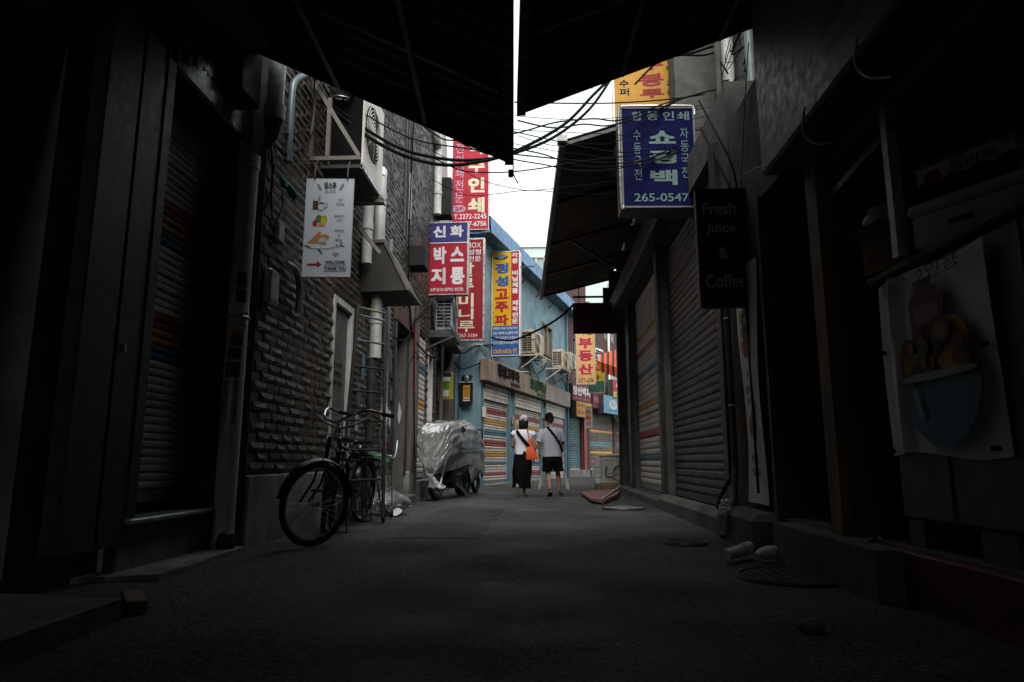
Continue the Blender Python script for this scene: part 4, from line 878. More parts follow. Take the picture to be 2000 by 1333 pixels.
# cables
def cable(label,pts,r=.010,mt_='cable',name='overhead_cable'):
    return solo(name,MB().tube(smooth_path(pts,6),r,6),mt_,label,'cable',smooth=True)
CB=[('thick black cable sagging across the alley from the air conditioner frame to the yellow sign',.020,[(-2.74,7.36,5.16),(-2.53,7.42,4.96),(-1.98,7.6,4.61),(-1.59,7.72,4.45),(-1.11,7.88,4.41),(-0.68,8.01,4.47),(-0.34,8.12,4.59),(0.16,8.28,4.87),(0.65,8.44,5.34),(1.01,8.55,5.92)]),
('thick black cable, lowest of the pair sagging in front of the red sign',.022,[(-2.65,7.39,5.04),(-2.18,7.53,4.65),(-1.71,7.68,4.41),(-1.23,7.84,4.33),(-0.8,7.97,4.41),(-0.34,8.12,4.61),(0.3,8.33,5.07),(0.72,8.46,5.57),(0.98,8.54,5.87)]),
('thin cable from the clear globe passing behind the canopy to the blue sign',.009,[(-2.54,7.42,5.16),(-2.19,7.53,4.91),(-1.59,7.72,4.63),(-0.99,7.91,4.58),(-0.34,8.12,4.58),(0.29,8.32,4.59),(0.77,8.48,4.61),(1.33,8.66,4.7),(2.0,8.87,5.05),(2.46,9.02,5.19)]),
('thin cable crossing the middle of the blue sign face',.008,[(-1.72,7.68,4.98),(-1.24,7.84,4.78),(-0.8,7.97,4.57),(-0.3,8.14,4.51),(0.03,8.24,4.49),(0.49,8.39,4.46),(1.05,8.56,4.56),(1.7,8.77,4.86),(2.23,8.94,5.08)]),
('thin cable passing across the top corner of the blue sign',.010,[(-1.66,7.7,4.99),(-1.3,7.82,4.72),(-1.05,7.89,4.67),(-0.34,8.12,4.86),(0.2,8.29,5.09),(0.71,8.46,5.22),(1.07,8.57,5.25),(1.65,8.76,5.56),(2.31,8.97,5.86)]),
('wavy thin cable between the canopy gutter and the foot of the yellow sign',.010,[(-0.29,8.14,5.05),(0.17,8.28,5.01),(0.57,8.41,5.12),(0.92,8.52,5.15),(1.43,8.69,5.38),(1.96,8.85,5.69),(2.5,9.03,5.93)]),
('nearly level cable along the top edge of the blue sign',.009,[(-0.33,8.13,5.3),(0.31,8.33,5.38),(1.0,8.55,5.49),(1.73,8.78,5.65),(2.31,8.97,5.82)]),
('thin slack cable hanging lowest over the tin awning',.008,[(-1.41,7.78,4.45),(-0.99,7.92,4.29),(-0.61,8.03,4.3),(-0.33,8.13,4.35),(0.03,8.24,4.44),(0.56,8.41,4.6),(1.05,8.56,4.72),(1.7,8.77,4.86)]),
('thin cable ending left of the blue sign over the tin awning corner',.007,[(-0.34,8.12,4.89),(0.3,8.32,4.82),(0.7,8.45,4.79),(1.12,8.59,4.8),(1.7,8.77,4.93)]),
('pale edged cable rising right across the lower half of the blue sign',.009,[(-0.34,8.12,4.66),(0.03,8.24,4.63),(0.5,8.39,4.53),(0.98,8.54,4.58),(1.48,8.7,4.7),(2.39,8.99,5.19)]),
('hair thin wire running diagonally up the sky to the yellow sign',.003,[(-0.61,8.03,4.08),(-0.33,8.13,4.35),(0.17,8.28,5.01),(0.87,8.51,5.86)]),
('black cable bunch looping in front of the yellow sign top',.018,[(0.99,9.0,6.17),(1.73,9.0,6.41),(2.16,9.0,6.48),(2.53,9.0,6.59),(2.89,9.0,6.59)]),
('black cable drooping beside the yellow sign to the grey pipes',.014,[(1.35,9.0,6.02),(1.8,9.0,6.43),(2.38,9.0,6.45),(2.82,9.0,6.62),(3.11,9.0,6.65)]),
('heavy black cable sagging from the blue wall to the dark hanging board',.03,[(-1.54,20.56,4.47),(-0.88,19.88,4.26),(0.03,18.94,4.45),(0.59,18.35,4.69),(0.86,18.07,4.91)])]
for l,r,p in CB: cable(l,p,r)
for k in range(6):
    _,_,pp=CB[(2,3,5,6,7,8,9)[k%7]]; dy=random.uniform(-.5,.6); dz=random.uniform(-.22,.25)
    o=cable('hair thin overhead wire crossing the sky gap among the thicker cables',[(x,y+dy,z+dz+.12*math.sin(i*1.3+k)*.3) for i,(x,y,z) in enumerate(pp)],.0045); o['group']='hair thin overhead wires'
for l,r,p in [('black cable looping down from the frame to the conduit',.011,[(-2.5,6.87,4.96),(-2.5,6.86,4.65),(-2.5,6.79,4.36),(-2.5,6.44,4.06),(-2.5,6.11,3.89)]),
 ('black cable in a longer loop from the frame toward the pole top',.010,[(-2.5,7.11,4.88),(-2.5,7.09,4.65),(-2.5,6.75,4.1),(-2.5,6.21,3.73),(-2.5,6.01,3.69)]),
 ('dark wire hanging between pole and teal rag',.010,[(-2.5,5.84,3.61),(-2.5,5.9,3.38),(-2.5,5.88,3.17),(-2.5,5.76,2.98)]),
 ('thin wire hung from the teal rag in a U shape',.006,[(-2.5,6.14,3.33),(-2.5,6.18,3.19),(-2.5,6.06,2.99),(-2.5,5.96,2.98),(-2.5,5.9,3.23)]),
 ('dark cable dropping from the hood awning corner to the grey cage shelf',.018,[(-2.5,11.79,3.83),(-2.5,12.54,3.62),(-2.5,12.86,3.18),(-2.5,14.33,3.02),(-2.5,15.73,3.12)]),
 ('dark cable curling left at the doorway lintel',.015,[(-2.5,13.16,3.76),(-2.5,12.89,3.29),(-2.5,12.15,2.91),(-2.5,11.29,2.8)]),
 ('dark cable running down the plaster pillar',.012,[(-2.48,14.86,4.15),(-2.48,13.35,3.59),(-2.48,12.95,3.23),(-2.48,13.2,1.51),(-2.48,13.3,.8)]),
 ('straight dark cable climbing the brick wall above the lintel',.014,[(-2.5,12.54,3.62),(-2.5,12.31,4.56),(-2.5,12.39,6.66),(-2.5,12.45,7.44)]),
 ('thin cable arching over the small striped shutter',.010,[(-2.48,12.45,2.43),(-2.48,13.06,2.82),(-2.48,13.74,2.82),(-2.48,15.35,3.18),(-2.48,18.33,4.07)]),
 ('black cable lying across the foot of the glossy red sign',.02,[(-2.45,19.05,3.91),(-2.29,19.61,3.84),(-2.02,20.41,4.16),(-1.44,21.95,4.51)]),
 ('tangled black loop above the fascia lettering',.02,[(-0.64,25.1,3.95),(-0.8,24.32,4.02),(-0.62,24.92,4.48),(-0.2,26.4,4.92),(0.15,27.8,4.93),(.1,27.8,4.5),(-.2,26.5,4.1)]),
 ('black cable curving over the blue side wall lamp',.018,[(-2.54,19.5,3.56),(-2.34,19.8,3.4),(-1.90,20.6,3.68),(-1.6,21.3,3.89)])]: cable(l,p,r,name='wall_cable')
cable('pale hose draped over the start of the fascia board',[(-2.35,19.7,3.99),(-1.9,20.5,4.24),(-1.6,21.5,3.97),(-1.3,22.4,3.88),(-.85,24.0,3.87),(-.5,25.2,4.0)],.028,'cable_pale','wall_hose')
cable('pale hose looping out from the last ivory unit',[(0.7,30.9,5.5),(1.05,31.3,5.6),(1.3,31.6,5.2),(1.1,31.5,4.8),(.75,31.0,4.7)],.035,'cable_pale','wall_hose')
for i,(x,z) in enumerate(((2.05,5.1),(2.0,4.75))): cable('dark loop of cable by the grey pipes, %s'%('upper' if i==0 else 'lower'),[(1.95,7.84,z),(1.95,7.13,z-.8),(1.95,6.63,z-1.4),(1.95,6.51,z-1.75)],.012,name='wall_cable')
cable('pale thin wire bent over the dark signboard beside the juice sign',[(1.92,6.32,3.43),(1.92,5.86,3.33),(1.92,5.48,3.19),(1.92,5.1,3.01)],.006,'cable_pale','wall_cable')
cable('straight thin wire right of the juice sign',[(1.97,5.95,4.63),(1.97,6.2,4.06),(1.97,6.45,3.37)],.005,'cable_pale','wall_cable')
tg=MB(); 
for i in range(26):
    y=random.uniform(6.9,9.2); z=random.uniform(4.9,6.6); P0=Vector((2.55,y,z)); tg.tube(smooth_path([P0,P0+Vector((-.05,random.uniform(-.4,.4),random.uniform(-.4,.1))),P0+Vector((0,random.uniform(-.7,.7),random.uniform(-1.1,-.1)))]),random.choice((.006,.009,.012)),5)
o=solo('cable_tangle',tg,'cable','tangle of dark cables on the wall right of the yellow sign','cables'); o['kind']='stuff'
tg=MB()
for i in range(14):
    s=random.uniform(3.6,10.5); P0=Vector(BF(s,-.12,random.uniform(3.95,4.9))); P1=P0+dB*random.uniform(-1,1)+Vector((0,0,random.uniform(-.5,.5))); tg.tube(smooth_path([P0,(P0+P1)/2+oB*.1+Vector((0,0,random.uniform(-.4,0))),P1]),.014,5)
o=solo('cable_tangle',tg,'cable','tangle of dark cables between the ivory units on the blue wall','cables'); o['kind']='stuff'

# ============================================================ SIGNS, right side
t,w,h=signbox('box_sign','blue rounded light box sign 쇼핑백 with silver edge and number 265-0547',1.10,2.12,4.10,5.56,8.8,.42,'angle_iron','p_navy',2,.022,group='signs on the right hand building',bracket=(w if False else 1.0,1.3))
for s,x0,x1 in (('합',.16,.30),('동',.36,.52),('인',.58,.73),('쇄',.77,.93)): text(t,s,x0*w,x1*w,.865*h,.965*h if False else .955*h,'p_mint',bold=.012)
for s,z0,z1 in (('쇼',.63,.76),('핑',.43,.57),('백',.22,.37)): text(t,s,.38*w,.74*w,z0*h,z1*h,'p_mint',bold=.03)
vtext(t,'수동국전',.17*w,.27*w,.26*h,.78*h,'p_mint',bold=.0); vtext(t,'자동국전',.80*w,.91*w,.28*h,.80*h,'p_mint',bold=.0)
text(t,'265-0547',.16*w,.88*w,.06*h,.14*h,'p_mint',bold=.01)
part('corner_trim',MB().tube(smooth_path([(.02,0,.02),(-.012,0,.10),(-.012,0,h-.1),(.02,0,h-.01),(.12,0,h+.012),(w-.1,0,h+.012),(w,0,h-.02),(w+.01,0,h-.12)]),.022,8),'steel',t,smooth=True)
t,w,h=signbox('box_sign','large orange yellow sign with red syllables, above the blue sign',1.15,2.20,5.55,8.0,10,.30,'steel','p_oyellow',-3,.02,group='signs on the right hand building',bracket=(1.0,1.2))
for i,s in enumerate(('비','닐','쇼','핑','백','지')): pass
for s,z0,z1 in (('쇼',1.78,1.93),('그',1.55,1.74),('루',1.28,1.48),('봉',1.00,1.22),('투',.80,.95)): text(t,s,.40*w,.76*w,z0,z1,'p_red',bold=.02)
vtext(t,'병원·약국·수퍼',.10*w,.24*w,.85,2.0,'p_navy',bold=.01); vtext(t,'명함·인쇄·각종',.80*w,.94*w,.80,1.95,'p_navy',bold=.01)
t,w,h=signbox('box_sign','black hanging sign reading Fresh Juice & Coffee in grey letters',1.52,1.995,2.19,3.38,6.45,.09,'dark_metal','black_gloss',-2,.015,group='signs on the right hand building',bracket=(.42,.5))
for s,x0,x1,z0,z1 in (('Fresh',.13,.80,.78,.88),('Juice',.18,.78,.60,.71),('&',.41,.60,.40,.50),('Coffee',.12,.92,.16,.27)): text(t,s,x0*w,x1*w,z0*h,z1*h,'banner_white',bold=.02)
part('side_lamp',MB().tube([(w+.02,.02,0),(w+.02,.02,h)],.018,8),'pvc',t)
t,w,h=signbox('box_sign','dark unlit board hung under the tin awning in front of the far signs',.80,1.90,3.92,4.70,17,.12,'black','p_maroon',0,.02,group='signs on the right hand building')
text(t,'대성옥',.12*w,.85*w,.36*h,.75*h,'p_ink',bold=.02); text(t,'2274-3868',.1*w,.8*w,.1*h,.25*h,'p_ink')
part('hanger',MB().box(.0,w,.02,.05,h+.14,h+.19).bar((.15,.03,h),(.15,.03,h+.5),.02).bar((.9,.03,h),(.9,.03,h+.5),.02),'dark_metal',t)
# vertical pipes right, transformer-like can
pipe(2.64,8.9,4.7,8.5,.085,'pvc','pale thick downpipe high on the right wall beside the yellow sign')
pipe(2.48,8.8,4.7,8.5,.045,'plaster','dirty slim pipe just left of the thick pale downpipe at upper right')
pipe(2.42,7.3,4.0,6.3,.05,'pvc_grey','teal grey pipe at the far right of the upper wall')
t=wthing('pole_can','dark cylindrical can clamped to the pipes at upper right','junction can',(2.35,8.0,4.8)); part('can',MB().tube([(2.40,8.0,4.78),(2.34,8.0,5.22)],[.105,.105],16),'dark_metal',t,smooth=True); part('lid',MB().tube([(2.34,8.0,5.21),(2.336,8.0,5.24)],.112,16),'galv',t)
t=wthing('conduit_bundle','tan pvc conduit down the pier between dark shutter and fruit banner','pipe',(1.92,7.0,1))
part('pipe',MB().tube(smooth_path([(1.93,7.05,2.45),(1.93,7.05,1.5),(1.92,7.03,.75),(1.9,7.0,.6),(1.86,6.95,.42),(1.78,6.8,.28),(1.66,6.6,.05)]),.032,10),'pvc_grey' if False else 'plaster',t,smooth=True)
part('pipe',MB().tube(smooth_path([(1.90,7.0,.62),(1.83,7.05,.5),(1.74,7.0,.36),(1.68,6.8,.3)]),.02,8),'cable',t,smooth=True)
for z in (2.2,1.3,.72): part('clamp',MB().torus((1.93,7.05,z),(0,0,1),.037,.006,12,5),'galv',t)
kn=MB()
for i in range(6): kn.tube(smooth_path([(1.74+random.uniform(-.05,.05),6.7+random.uniform(-.1,.1),.38),(1.68+random.uniform(-.05,.05),6.65,.3+random.uniform(-.05,.08)),(1.74,6.6,.3)]),.012,5)
part('knotted_wire',kn,'cable_pale',t)
# fruit banner
t=thing('fruit_banner','tall white banner with fruit pictures hung on the pier beside the dark doorway','banner',(1.955,6.76,.36),-90)
bw,bh=.58,2.25
def wav(p): return (p[0]+.012*math.sin(p[2]*2.2),p[1]+.02*math.sin(p[2]*2.7+p[0]*3)+.012*math.sin(p[0]*9+p[2]),p[2])
part('cloth',MB().grid(lambda u,v:wav((u*bw,0,v*bh)),8,30),'banner_white',t,smooth=True)
def be(cx,cz,a,b,mt_): poly(t,'fruit_print',ell(cx,cz,a,b,14),mt_,-.012,fn=wav)
for c in ((.2,1.75,.06,.07,'p_lyellow'),(.33,1.79,.05,.06,'p_crimson'),(.22,1.6,.05,.06,'p_lyellow'),(.32,1.62,.04,.07,'p_plum'),(.2,1.46,.07,.08,'p_lyellow'),(.34,1.44,.09,.11,'p_crimson'),(.33,1.18,.03,.05,'p_crimson'),(.3,.72,.09,.12,'p_toast'),(.18,.7,.07,.1,'p_toast')): be(*c)
for s,x0,x1,z0,z1 in (('COFFEE',.12,.4,2.02,2.1),('생과일주스',.14,.42,1.0,1.08),('JUICE',.18,.38,.9,.96),('카야토스트',.12,.44,.36,.46),('TOAST & BAGEL',.12,.44,.25,.32)): text(t,s,x0,x1,z0,z1,'p_ink',y=-.013,fn=wav,bold=.01)
part('pole',MB().bar((.42,-.03,.1),(.40,-.03,bh),.02),'black',t)
# shaved ice banner + cabinet
t=wthing('steel_cabinet','dark steel cabinet behind the shaved ice banner, at far right','cabinet',(2.4,3.5,.3))
part('body',MB().box(2.06,2.8,2.3,4.12,.42,1.80,c=.02),'cab_grey',t); part('leg',MB().box(2.08,2.3,3.95,4.1,.27,.42),'cab_grey',t); part('leg',MB().box(2.08,2.3,3.2,3.45,.27,.42),'cab_grey',t); part('leg',MB().box(2.08,2.3,2.35,2.5,.27,.42),'cab_grey',t)
part('counter_top',MB().box(2.02,2.85,2.2,4.22,1.80,1.86,c=.015),'wood',t)
part('panel_seam',MB().box(2.052,2.058,3.6,3.61,.45,1.78),'black',t); part('panel_seam',MB().box(2.052,2.058,2.9,2.91,.45,1.78),'black',t)
t=thing('shaved_ice_banner','wrinkled white banner with a bowl of shaved ice, pinned on the steel cabinet','banner',(2.035,4.10,.77),-90)
bw,bh=1.0,1.0
def wv2(p):
    x,y,z=p; k=math.exp(-((x-.15-.05*(1-z))/.04)**2); return (x+.10*(1-z/1.0)*0-.0*z, y-.035*k-.012*math.sin(5*x+3*z), z*(1)-.0+ (.02*math.sin(x*6)))
part('cloth',MB().grid(lambda u,v:wv2((u*bw,0,v*bh)),26,12),'banner_white',t,smooth=True)
def fr2(n,pts,mt_,y): 
    poly(t,n,pts,mt_,y,fn=lambda p:(p[0],p[1]-.02,p[2]))
fr2('jar_drawing',[(.38,.62),(.66,.62),(.68,.8),(.62,.87),(.42,.87),(.36,.8)],'p_plum',-.012); fr2('jar_drawing',[(.43,.87),(.6,.87),(.6,.92),(.43,.92)],'p_plum',-.013)
fr2('fruit_drawing',ell(.70,.55,.16,.14),'p_oyellow',-.012); fr2('fruit_drawing',ell(.45,.5,.14,.15),'p_fgreen',-.013); fr2('fruit_drawing',ell(.32,.48,.09,.15),'p_maroon',-.014); fr2('fruit_drawing',ell(.55,.58,.1,.1),'p_brown',-.015)
fr2('bowl_drawing',ell(.58,.40,.34,.36,20,180,360),'p_sky',-.016)
rr_=random.Random(5)
for i in range(34):
    x=rr_.uniform(.30,.86); z=rr_.uniform(.44,.66)-abs(x-.57)*.25; a=rr_.uniform(.018,.05)
    fr2('fruit_drawing',ell(x,z,a,a*rr_.uniform(.7,1.2),9,0,360,rr_.uniform(0,90)),rr_.choice(['p_oyellow','p_amber','p_crimson','p_fgreen','p_brown','p_toast','p_plum','p_lime','p_maroon']),-.0165-.0003*i)
fr2('bowl_rim_drawing',ell(.58,.405,.345,.022,22),'p_pale',-.03); fr2('bowl_highlight_drawing',ell(.40,.27,.02,.10,12,0,360,18),'p_pale',-.031)
fr2('jar_label_drawing',[(.42,.68),(.63,.68),(.64,.78),(.41,.78)],'p_pink',-.014); fr2('ring_drawing',ell(.66,.62,.09,.07,18,0,360,-20),'p_ink',-.03); fr2('ring_drawing',ell(.66,.62,.06,.045,18,0,360,-20),'p_toast',-.031)
for s,x0,x1 in (('팥빙수',.12,.40),('2인용',.48,.86)): text(t,s,x0,x1,.90 if x0<.3 else .90,1.02-.02 if False else .985,'p_ink',y=-.04,bold=.0)
for x,z in ((.03,.03),(.95,.03),(.03,.6),(.95,.5)): part('pin',MB().tube([(x,-.01,z),(x,-.05,z)],.012,8),'black',t)
rz=-62
t=thing('foam_box','white styrofoam box on the cabinet counter, under the tomato carton','box',(2.0,3.62,1.86),rz)
part('tub',MB().box(0,.62,0,.42,0,.18,c=.015),'foam',t); part('lid',MB().box(-.015,.635,-.015,.435,.18,.24,c=.015),'foam',t); part('handle_slot',MB().box(.2,.32,-.006,.002,.08,.11),'cab_grey',t)
t=thing('tomato_carton','printed tomato carton with red and blue print on top of the styrofoam box','carton',(2.03,3.58,2.105),rz)
part('carton',MB().box(0,.5,0,.36,0,.19,c=.004),'p_white',t); rect(t,'wave_print',0,.5,.0,.07,'p_navy',-.002); 
for i in range(4): poly(t,'wave_print',ell(.07+i*.13,.065,.07,.04,10,0,180),'p_navy',-.0025)
text(t,'토마토',.18,.42,.10,.155,'p_red',bold=.02); text(t,'싱싱한',.18,.26,.16,.18,'p_red'); poly(t,'tomato_print',ell(.09,.1,.05,.06,14),'p_crimson',-.004); text(t,'5kg',.42,.48,.165,.18,'p_ink')
part('lid_edge',MB().box(-.01,.51,-.01,.37,.19,.205),'p_dkgreen',t)
t=thing('cardboard_box','open brown cardboard box on the counter beside the styrofoam box','box',(1.99,4.17,1.86),-80)
part('box',MB().box(0,.32,0,.3,0,.22,c=.003),'cardboard',t); part('flap',MB().add([(0,0,.22),(.32,0,.22),(.34,-.1,.26),(-.02,-.1,.25)],[(0,1,2,3)]),'cardboard',t); text(t,'취급주의',.04,.26,.06,.12,'p_brown')
t=thing('plastic_bag','crumpled pale plastic bag stuffed on the cardboard box','bag',(2.08,4.05,2.12)); 
part('bag',MB().grid(lambda u,v:( .11*math.sin(u*3.14)*math.cos(v*6.28)*(1+.25*math.sin(9*v*3.14+u*7)), .11*math.sin(u*3.14)*math.sin(v*6.28)*(1+.25*math.cos(22*v)),.07-.09*math.cos(u*3.14)),8,16),'bag_white',t,smooth=True)
solo('platform',MB().box(1.93,3.0,1.6,4.3,-.03,.27,c=.01),'red_platform','dark red platform under the steel cabinet','platform')
t=thing('steel_post','slim galvanised post behind the cartons','post',(2.0,3.75,1.86)); part('post',MB().box(-.03,.03,-.03,.03,0,.9),'galv',t)

# ============================================================ FAR SIGNS
t,w,h=signbox('blade_sign','peach vertical sign with crimson syllables 부동산 beyond the blue building',1.45,2.28,3.93,6.60,29,.2,'steel','p_peach',-6,.03,group='far signs at the bend')
text(t,'복선',.16*w,.84*w,2.14,2.44,'p_ink',bold=.01)
for s,z in (('부',1.60),('동',1.05),('산',.47)): text(t,s,.14*w,.86*w,z-.04,z+.42,'p_magenta',bold=.035)
text(t,'2277-6336',.1*w,.9*w,.10,.27,'p_ink',bold=.01)
t,w,h=signbox('blade_sign','olive yellow and green vertical sign 고주파 partly behind the peach sign',2.08,2.84,3.78,5.64,31,.2,'steel','p_lyellow',-6,.03,group='far signs at the bend')
rect(t,'face_print',.03,w-.03,h*.84,h-.03,'p_blue'); rect(t,'face_print',.03,w-.03,.03,h*.28,'p_green'); text(t,'대동',.1*w,.9*w,h*.87,h*.95,'p_white')
for i,s in enumerate(('고','주','파')): text(t,s,.15*w,.75*w,h*(.67-i*.18),h*(.80-i*.18),'p_crimson',bold=.03)
for i in range(4): text(t,('비닐 케이스 각종','T.2265-0547','PVC 라벨 인쇄','F.2275-1180')[i],.1*w,.9*w,h*(.20-i*.055),h*(.235-i*.055),'p_mint')
t,w,h=signbox('banner_sign','small white vertical sign with orange red letters above the red post',1.98,2.30,2.25,3.25,32,.05,'white_paint','p_pale',-10,.01,group='far signs at the bend')
vtext(t,'부동산',.05*w,.9*w,.08,.85,'p_orange',bold=.04)
def fsign(name,label,s0,s1,z0,z1,mt_,d=.25,off=-.25):
    t=thing(name,label,'sign',FF(s0,off,z0),RZF,'far signs at the bend'); w=s1-s0;h=z1-z0
    part('casing',MB().box(0,w,0,d,0,h,c=.01),'dark_metal',t); part('face_panel',MB().box(.02,w-.02,-.012,0,.02,h-.02),mt_,t); return t,w,h
t,w,h=fsign('shop_sign','maroon shop sign with bold white letters 방산벽지 over the teal shutter',.0,2.3,3.55,4.35,'p_maroon')
text(t,'방산벽지',.1,w-.12,.28,.72,'p_white',y=-.016,bold=.035); text(t,'2265-7332   2279-7323',.25,w-.15,.08,.19,'p_pink',y=-.016)
t,w,h=fsign('shop_sign','yellow orange shop sign with red and blue print below the maroon one',.15,2.1,2.78,3.52,'p_oyellow',off=-.38)
text(t,'실크 벽지',.12,1.0,.48,.65,'p_red',y=-.016); text(t,'장판 시트지',.12,1.1,.15,.32,'p_red',y=-.016); poly(t,'badge_print',ell(1.5,.36,.33,.30,16),'p_peach',-.015); text(t,'도배',1.28,1.75,.36,.6,'p_blue',y=-.018,bold=.03); text(t,'시공',1.28,1.75,.1,.32,'p_blue',y=-.018,bold=.03)
t,w,h=fsign('shop_sign','small maroon sign squeezed right of the maroon wallpaper sign',2.45,3.3,3.35,4.1,'p_maroon',off=-.3); text(t,'포장',.1,w-.1,.3,.6,'p_pink',y=-.016)
t,w,h=fsign('shop_sign','pale blue sky printed shop sign over the dull striped shutter',3.4,6.2,3.15,4.1,'p_sky',off=-.5,d=.5)
poly(t,'cloud_print',ell(1.4,.5,.6,.25,18),'p_pale',-.014); text(t,'해성기획',1.0,2.3,.35,.7,'p_pink',y=-.016,bold=.02); text(t,'인쇄 디자인 출력',.8,2.4,.14,.26,'p_royal',y=-.016)
t,w,h=fsign('shop_sign','red and yellow shop sign with white letters above the pale blue sign',4.7,6.9,4.05,5.0,'p_red',off=-.55); rect(t,'face_print',.02,w-.02,.02,.3,'p_lyellow',-.014); text(t,'세븐마트',.4,w-.2,.5,.85,'p_white',y=-.016,bold=.03); text(t,'각종 인쇄 문의',.3,w-.5,.1,.22,'p_ink',y=-.016)
solo('tin_awning',MB().add([FF(6.0,-.1,3.1),FF(8.2,-.1,3.1),FF(8.2,-.9,2.85),FF(6.0,-.9,2.85),FF(6.0,-.1,3.05),FF(8.2,-.1,3.05),FF(8.2,-.9,2.8),FF(6.0,-.9,2.8)],[(0,1,2,3),(4,5,6,7),(3,2,6,7),(0,3,7,4)]),'sl_teal','small teal awning at the far bend right of the pale blue sign','awning')
# orange striped awning
t=wthing('striped_awning','orange and dark striped fabric awning at the far right bend','awning',(2.6,24,4.2))
N=14
b0=Vector((2.18,26,4.74));b1=Vector((3.6,26,5.15));f0=Vector((2.13,25.5,4.42));f1=Vector((3.28,23.5,3.66)); dn=Vector((0,-.02,-.34))
for i in range(N):
    mt_='p_orange' if i%2==0 else 'p_brown'; u0,u1=i/N,(i+1)/N
    q=[b0.lerp(b1,u0),b0.lerp(b1,u1),f0.lerp(f1,u1),f0.lerp(f1,u0)]; up=Vector((0,0,.012))
    part('stripe',MB().add(q+[v+up for v in q],[(0,1,2,3),(4,5,6,7),(3,2,6,7)]),mt_,t)
    q=[f0.lerp(f1,u0),f0.lerp(f1,u1),f0.lerp(f1,u1)+dn,f0.lerp(f1,(u0+u1)/2)+dn*1.15,f0.lerp(f1,u0)+dn]
    part('valance',MB().add(q,[(0,1,2,3,4)]),mt_,t)
part('awning_arm',MB().bar(f0,(3.4,26.2,4.3),.04).bar(f0,b0,.04),'galv',t)
